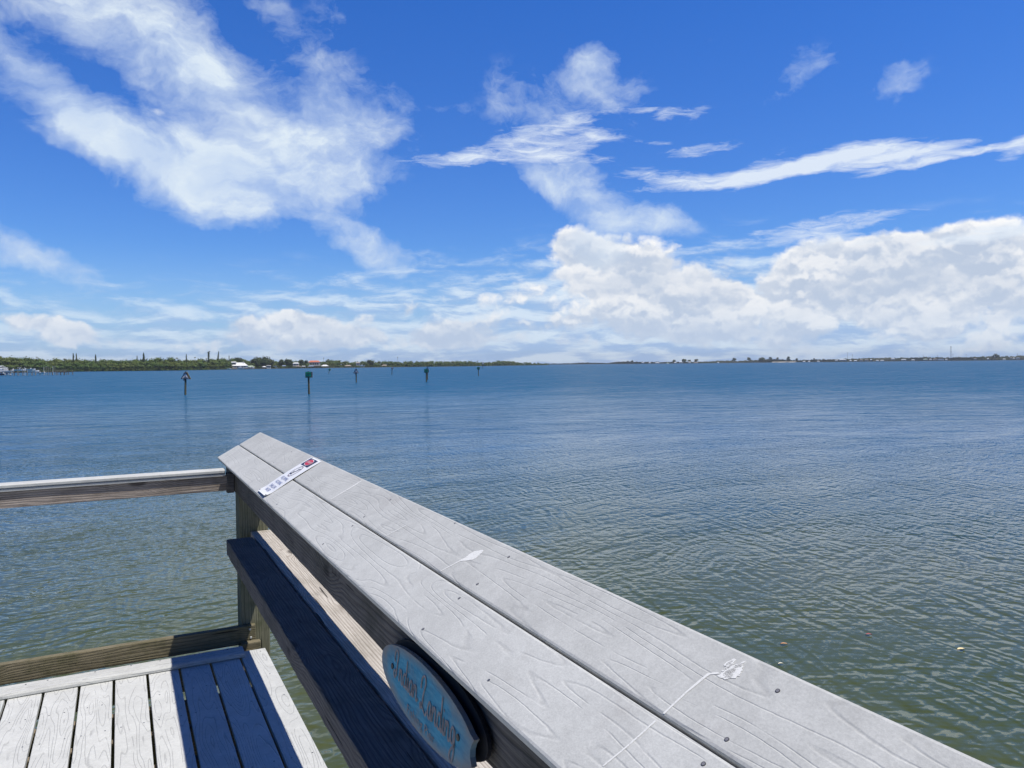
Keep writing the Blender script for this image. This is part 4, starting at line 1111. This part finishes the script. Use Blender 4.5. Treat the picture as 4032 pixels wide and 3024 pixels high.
# text reads along -Y, its top points up the slope
def on_sign(t0, h=.0008, dx=0.0):
    return lambda p: sgp(t0+p.y, YC-p.x+dx+.006*(t0-.14), h)
for s_, t0, wf in (('NO JUMPING', .1185, .80), ('NO DIVING', .0910, .82), ('SHALLOW', .0640, .92), ('WATER', .0405, .90)):
    text_mesh('lettering', s_, .0235, M_LETTER, sg, None, 0, on_sign(t0), 0, wf)
def flat_poly(name, pts, m, h):
    return mesh(name, [sgp(t, y, h) for t, y in pts], [tuple(range(len(pts)))], m, sg)
def grid_poly(name, t0, t1, y0, y1, m, h, n=6):
    vs, fs = [], []
    for i in range(n+1):
        for y in (y0, y1): vs.append(sgp(t0+(t1-t0)*i/n, y, h))
    for i in range(n): fs.append((2*i, 2*i+1, 2*i+3, 2*i+2))
    return mesh(name, vs, fs, m, sg)
grid_poly('header_panel', .212, .262, 3.275, 3.152, M_NAVY, .0008)
def ell(name, tc_, yc_, rt, ry, m, h, rin=None, n=40):
    if rin is None: return flat_poly(name, [(tc_+rt*math.sin(2*math.pi*k/n), yc_+ry*math.cos(2*math.pi*k/n)) for k in range(n)], m, h)
    vs, fs = [], []
    for k in range(n):
        a = 2*math.pi*k/n
        for f in (1, rin): vs.append(sgp(tc_+rt*f*math.sin(a), yc_+ry*f*math.cos(a), h))
    for k in range(n): j = (k+1) % n; fs.append((2*k, 2*k+1, 2*j+1, 2*j))
    return mesh(name, vs, fs, m, sg)
ell('oval_rim', .237, 3.2135, .0215, .044, M_PINKW, .0014)
ell('oval', .237, 3.2135, .0185, .040, M_RED, .0020)
text_mesh('heading', 'DANGER', .0165, M_PINKW, sg, None, 0, lambda p: sgp(.237+p.y, 3.2135-p.x, .0026), 0, 1.05)
# pictogram: a long upright ring with a diving figure struck through
ell('pictogram_ring', .1715, 3.207, .0365, .036, M_PLUM, .0010, .90)
def stroke(name, pts, w, m, h):
    vs, fs = [], []
    for k, (t, y) in enumerate(pts):
        a = pts[max(0, k-1)]; b2 = pts[min(len(pts)-1, k+1)]; dx_, dy_ = b2[0]-a[0], b2[1]-a[1]; l = math.hypot(dx_, dy_) or 1
        nx, ny_ = -dy_/l*w, dx_/l*w
        vs += [sgp(t+nx, y+ny_, h), sgp(t-nx, y-ny_, h)]
    for k in range(len(pts)-1): fs.append((2*k, 2*k+1, 2*k+3, 2*k+2))
    return mesh(name, vs, fs, m, sg)
stroke('pictogram_slash', [(.147, 3.232), (.196, 3.182)], .0014, M_PLUM, .0012)
stroke('pictogram_figure', [(.149, 3.214), (.158, 3.212), (.168, 3.205), (.180, 3.196), (.192, 3.192)], .0022, M_NAVY, .0015)
stroke('pictogram_figure', [(.150, 3.226), (.156, 3.217), (.150, 3.206)], .003, M_NAVY, .0016)
stroke('pictogram_figure', [(.158, 3.212), (.166, 3.222), (.172, 3.226)], .0014, M_NAVY, .0016)
stroke('pictogram_figure', [(.178, 3.198), (.188, 3.206), (.190, 3.216)], .0012, M_NAVY, .0016)
for (t, y) in ((.020, 3.281), (.020, 3.128), (.270, 3.283), (.2725, 3.131)):
    ell('corner_hole', t, y, .0032, .0042, M_BLACK, .0010, n=14)

# ------------------------------------------------------------------ the blue wooden plaque hung on the beam
def painted_wood():
    m, t, b = base_mat('worn turquoise paint on wood')
    co = t.new('ShaderNodeTexCoord').outputs['Object']
    x, y, z = t.sep(co)
    st = t.noise(t.comb(t.m('MULTIPLY', y, 14.0), t.m('MULTIPLY', z, 90.0), x), 1.0, 5, .65)
    pt = t.noise(co, 22.0, 5, .65)
    r = t.v('LENGTH', t.comb(t.m('MULTIPLY', y, 1/.255), t.m('MULTIPLY', z, 1/.067), 0.0))
    wear = t.m('ADD', t.mr(r, .70, 1.02, 0, .9, False), t.mr(pt, .45, .75, 0.0, .35))
    wear = t.m('ADD', wear, t.m('MULTIPLY', t.m('SUBTRACT', st, .5), .7), clamp=True)
    blue = t.mix(t.mr(st, .3, .7), (.02, .24, .40), (.07, .44, .62))
    col = t.mix(wear, blue, (.30, .28, .25))
    t.put(b.inputs['Base Color'], col); b.inputs['Roughness'].default_value = .75
    bn = t.new('ShaderNodeBump'); bn.inputs['Strength'].default_value = .6; bn.inputs['Distance'].default_value = .0012
    t.put(bn.inputs['Height'], st); t.L.new(bn.outputs[0], b.inputs['Normal'])
    return m
M_PLAQ = painted_wood()
PY, PZ = 1.362, .861
pl = thing('blue_plaque', 'weathered turquoise oval wooden plaque hanging on the beam below the cap', 'plaque', (.500, PY, PZ))
pl.rotation_euler = (0, R(4), 0)
out_ = []
for k in range(0, 41):      # far rounded end, going round the top to the fish-tailed near end
    a = math.pi*(k/40); out_.append(None)
pts = []
n = 44
for k in range(n+1):
    a = math.pi*.5*0+ (2*math.pi)*k/n
    y = .246*math.cos(a); z = .066*math.copysign(abs(math.sin(a))**.92, math.sin(a))
    if y < -.236: continue
    pts.append((y, z))
# order: start at near bottom -> ... keep as loop and insert the scalloped near end
top_ = sorted([p for p in pts if p[1] >= 0], key=lambda p: -p[0])
bot_ = sorted([p for p in pts if p[1] < 0], key=lambda p: p[0])
scal = [(-.240, .026), (-.232, .016), (-.227, .004), (-.228, -.008), (-.236, -.020)]
loop = top_+scal+bot_
bm = bmesh.new()
a_ = [bm.verts.new((0, y, z)) for y, z in loop]; b_ = [bm.verts.new((.010, y, z)) for y, z in loop]
bm.faces.new(a_); bm.faces.new(b_[::-1])
for i in range(len(loop)):
    j = (i+1) % len(loop); bm.faces.new((a_[j], a_[i], b_[i], b_[j]))
bmesh.ops.recalc_face_normals(bm, faces=bm.faces)
pb = bobj('board', bm, M_PLAQ, pl)
bm = bmesh.new(); box(bm, (.024, .12, .005), (.018, .05, .05)); box(bm, (.024, -.12, .005), (.018, .05, .05)); bobj('mounting_block', bm, M_BLACK, pl)
bm = bmesh.new(); bo = [(.243*math.cos(2*math.pi*k/40)-.010, .069*math.sin(2*math.pi*k/40)+.012) for k in range(40)]  # black oval added to stand for the deep shade behind the plaque
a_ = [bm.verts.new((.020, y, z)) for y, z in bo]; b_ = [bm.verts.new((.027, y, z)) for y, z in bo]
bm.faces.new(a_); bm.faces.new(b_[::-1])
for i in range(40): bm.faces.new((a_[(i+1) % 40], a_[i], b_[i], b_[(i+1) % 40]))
bobj('shade_oval', bm, M_BLACK, pl)
# script letters drawn as pen strokes; u runs along the reading direction (towards the viewer), v is up
GL = {
 'I': (.62, [[(.05, .55), (.0, .8), (.2, 1.02), (.42, .95), (.36, .6), (.26, .2), (.08, -.02), (-.06, .12), (.08, .26), (.34, .12)]]),
 'L': (.80, [[(.02, .62), (.12, .95), (.40, 1.08), (.52, .92), (.42, .70), (.30, .50), (.22, .22), (.06, .02), (-.02, .12), (.12, .18), (.34, .04), (.58, -.04), (.72, .12)]]),
 'n': (.50, [[(.0, .0), (.06, .48)], [(.04, .25), (.2, .47), (.30, .38), (.30, .05), (.40, .0), (.5, .12)]]),
 'd': (.52, [[(.34, .40), (.2, .48), (.04, .30), (.08, .04), (.24, .02), (.36, .25), (.44, 1.0)], [(.38, .5), (.36, .08), (.44, .0), (.52, .12)]]),
 'i': (.26, [[(.02, .1), (.10, .46), (.08, .08), (.15, .0), (.26, .12)], [(.10, .66), (.14, .70)]]),
 'a': (.50, [[(.34, .40), (.2, .48), (.04, .30), (.06, .04), (.22, .0), (.36, .40), (.34, .06), (.42, .0), (.5, .12)]]),
 'g': (.50, [[(.36, .40), (.2, .48), (.04, .30), (.08, .06), (.24, .06), (.38, .46), (.34, -.2), (.16, -.5), (-.02, -.36), (.14, -.14), (.44, .06)]]),
}
def smooth(p, k=5):
    if len(p) < 3: return p
    r = []
    for i in range(len(p)-1):
        p0, p1, p2, p3 = p[max(i-1, 0)], p[i], p[i+1], p[min(i+2, len(p)-1)]
        for j in range(k):
            u = j/k
            r.append(tuple(.5*(2*p1[c]+(p2[c]-p0[c])*u+(2*p0[c]-5*p1[c]+4*p2[c]-p3[c])*u*u+(3*p1[c]-p0[c]-3*p2[c]+p3[c])*u**3) for c in (0, 1)))
    r.append(p[-1]); return r
def script(word, u0, v0, size, xs, w, parent):
    vs, fs = [], []; u = u0
    for ch in word:
        adv, strokes = GL[ch]
        for st in strokes:
            q = [(u+a*size*xs, v0+b*size) for a, b in smooth(st)]
            n0 = len(vs)
            for k, (a, b) in enumerate(q):
                p0, p1 = q[max(0, k-1)], q[min(len(q)-1, k+1)]; dx_, dy_ = p1[0]-p0[0], p1[1]-p0[1]; l = math.hypot(dx_, dy_) or 1
                ww = w*(1.0+.5*abs(dy_/l)); nx, ny_ = -dy_/l*ww, dx_/l*ww
                vs += [(-.0012, -(a+nx), b+ny_), (-.0012, -(a-nx), b-ny_)]
            for k in range(len(q)-1): fs.append((n0+2*k, n0+2*k+1, n0+2*k+3, n0+2*k+2))
        u += adv*size*xs
    return mesh('script_lettering', vs, fs, M_CARVE, parent)
script('Indian', -.158, -.012, .056, .86, .0019, pl)
script('Landing', -.004, -.018, .062, .78, .0019, pl)
text_mesh('plain_lettering', 'Fishing Pier', .026, M_CARVE, pl, Matrix.Translation((-.0012, .0, -.046)) @ Matrix.Rotation(R(-90), 4, 'Z') @ Matrix.Rotation(R(90), 4, 'X'), 0, None, 0, 1.25)
for y in (.172, -.178):
    bm = bmesh.new(); cyl(bm, (-.002, y, .004), (.002, y, .004), .006, .006, 12); bobj('bolt', bm, M_SCREWDARK, pl)

# ------------------------------------------------------------------ fallen leaves afloat
for (x, y, col, lb, s_) in ((7.22, 6.76, (.55, .28, .12), 'orange brown leaf floating nearest the rail cap', .045), (8.41, 6.48, (.40, .06, .09), 'dark red leaf floating beyond the orange one', .04),
                            (8.94, 5.62, (.80, .66, .36), 'pale yellow leaf floating near the right edge', .055), (6.71, 6.33, (.70, .68, .55), 'small pale leaf floating beside the rail cap', .035)):
    m = simple('leaf '+lb[:10], col, .6, .2, 30)
    vs = []; fs = []
    n = 9
    for i in range(n):
        u = i/(n-1); w = s_*.38*math.sin(math.pi*u)**.8; z = .008+.010*math.sin(math.pi*u)
        vs += [((u-.5)*2*s_, -w, z+.005), ((u-.5)*2*s_, 0, z-.003), ((u-.5)*2*s_, w, z+.005)]
    for i in range(n-1):
        b0 = 3*i; fs += [(b0, b0+3, b0+4, b0+1), (b0+1, b0+4, b0+5, b0+2)]
    o = mesh('floating_leaf', vs, fs, m); o.location = (x, y, WATER_Z+.004); o.rotation_euler.z = random.uniform(-.4, .4)-.4
    setp(o, lb, 'leaf', 'leaves floating on the water')

# ------------------------------------------------------------------ thin sea haze over the bay
def haze():
    m = bpy.data.materials.new('sea haze'); m.use_nodes = True; t = NT(m.node_tree)
    t.N.remove(t.N['Principled BSDF'])
    v = t.new('ShaderNodeVolumePrincipled'); v.inputs['Color'].default_value = (0.80, 0.88, 1.0, 1); v.inputs['Density'].default_value = 0.00008
    t.L.new(v.outputs[0], t.N['Material Output'].inputs['Volume'])
    bm = bmesh.new(); box(bm, (0, 0, (WATER_Z-4+75)/2), (11000, 11000, 75-WATER_Z+4))
    setp(bobj('haze', bm, m), kind='stuff')
haze()
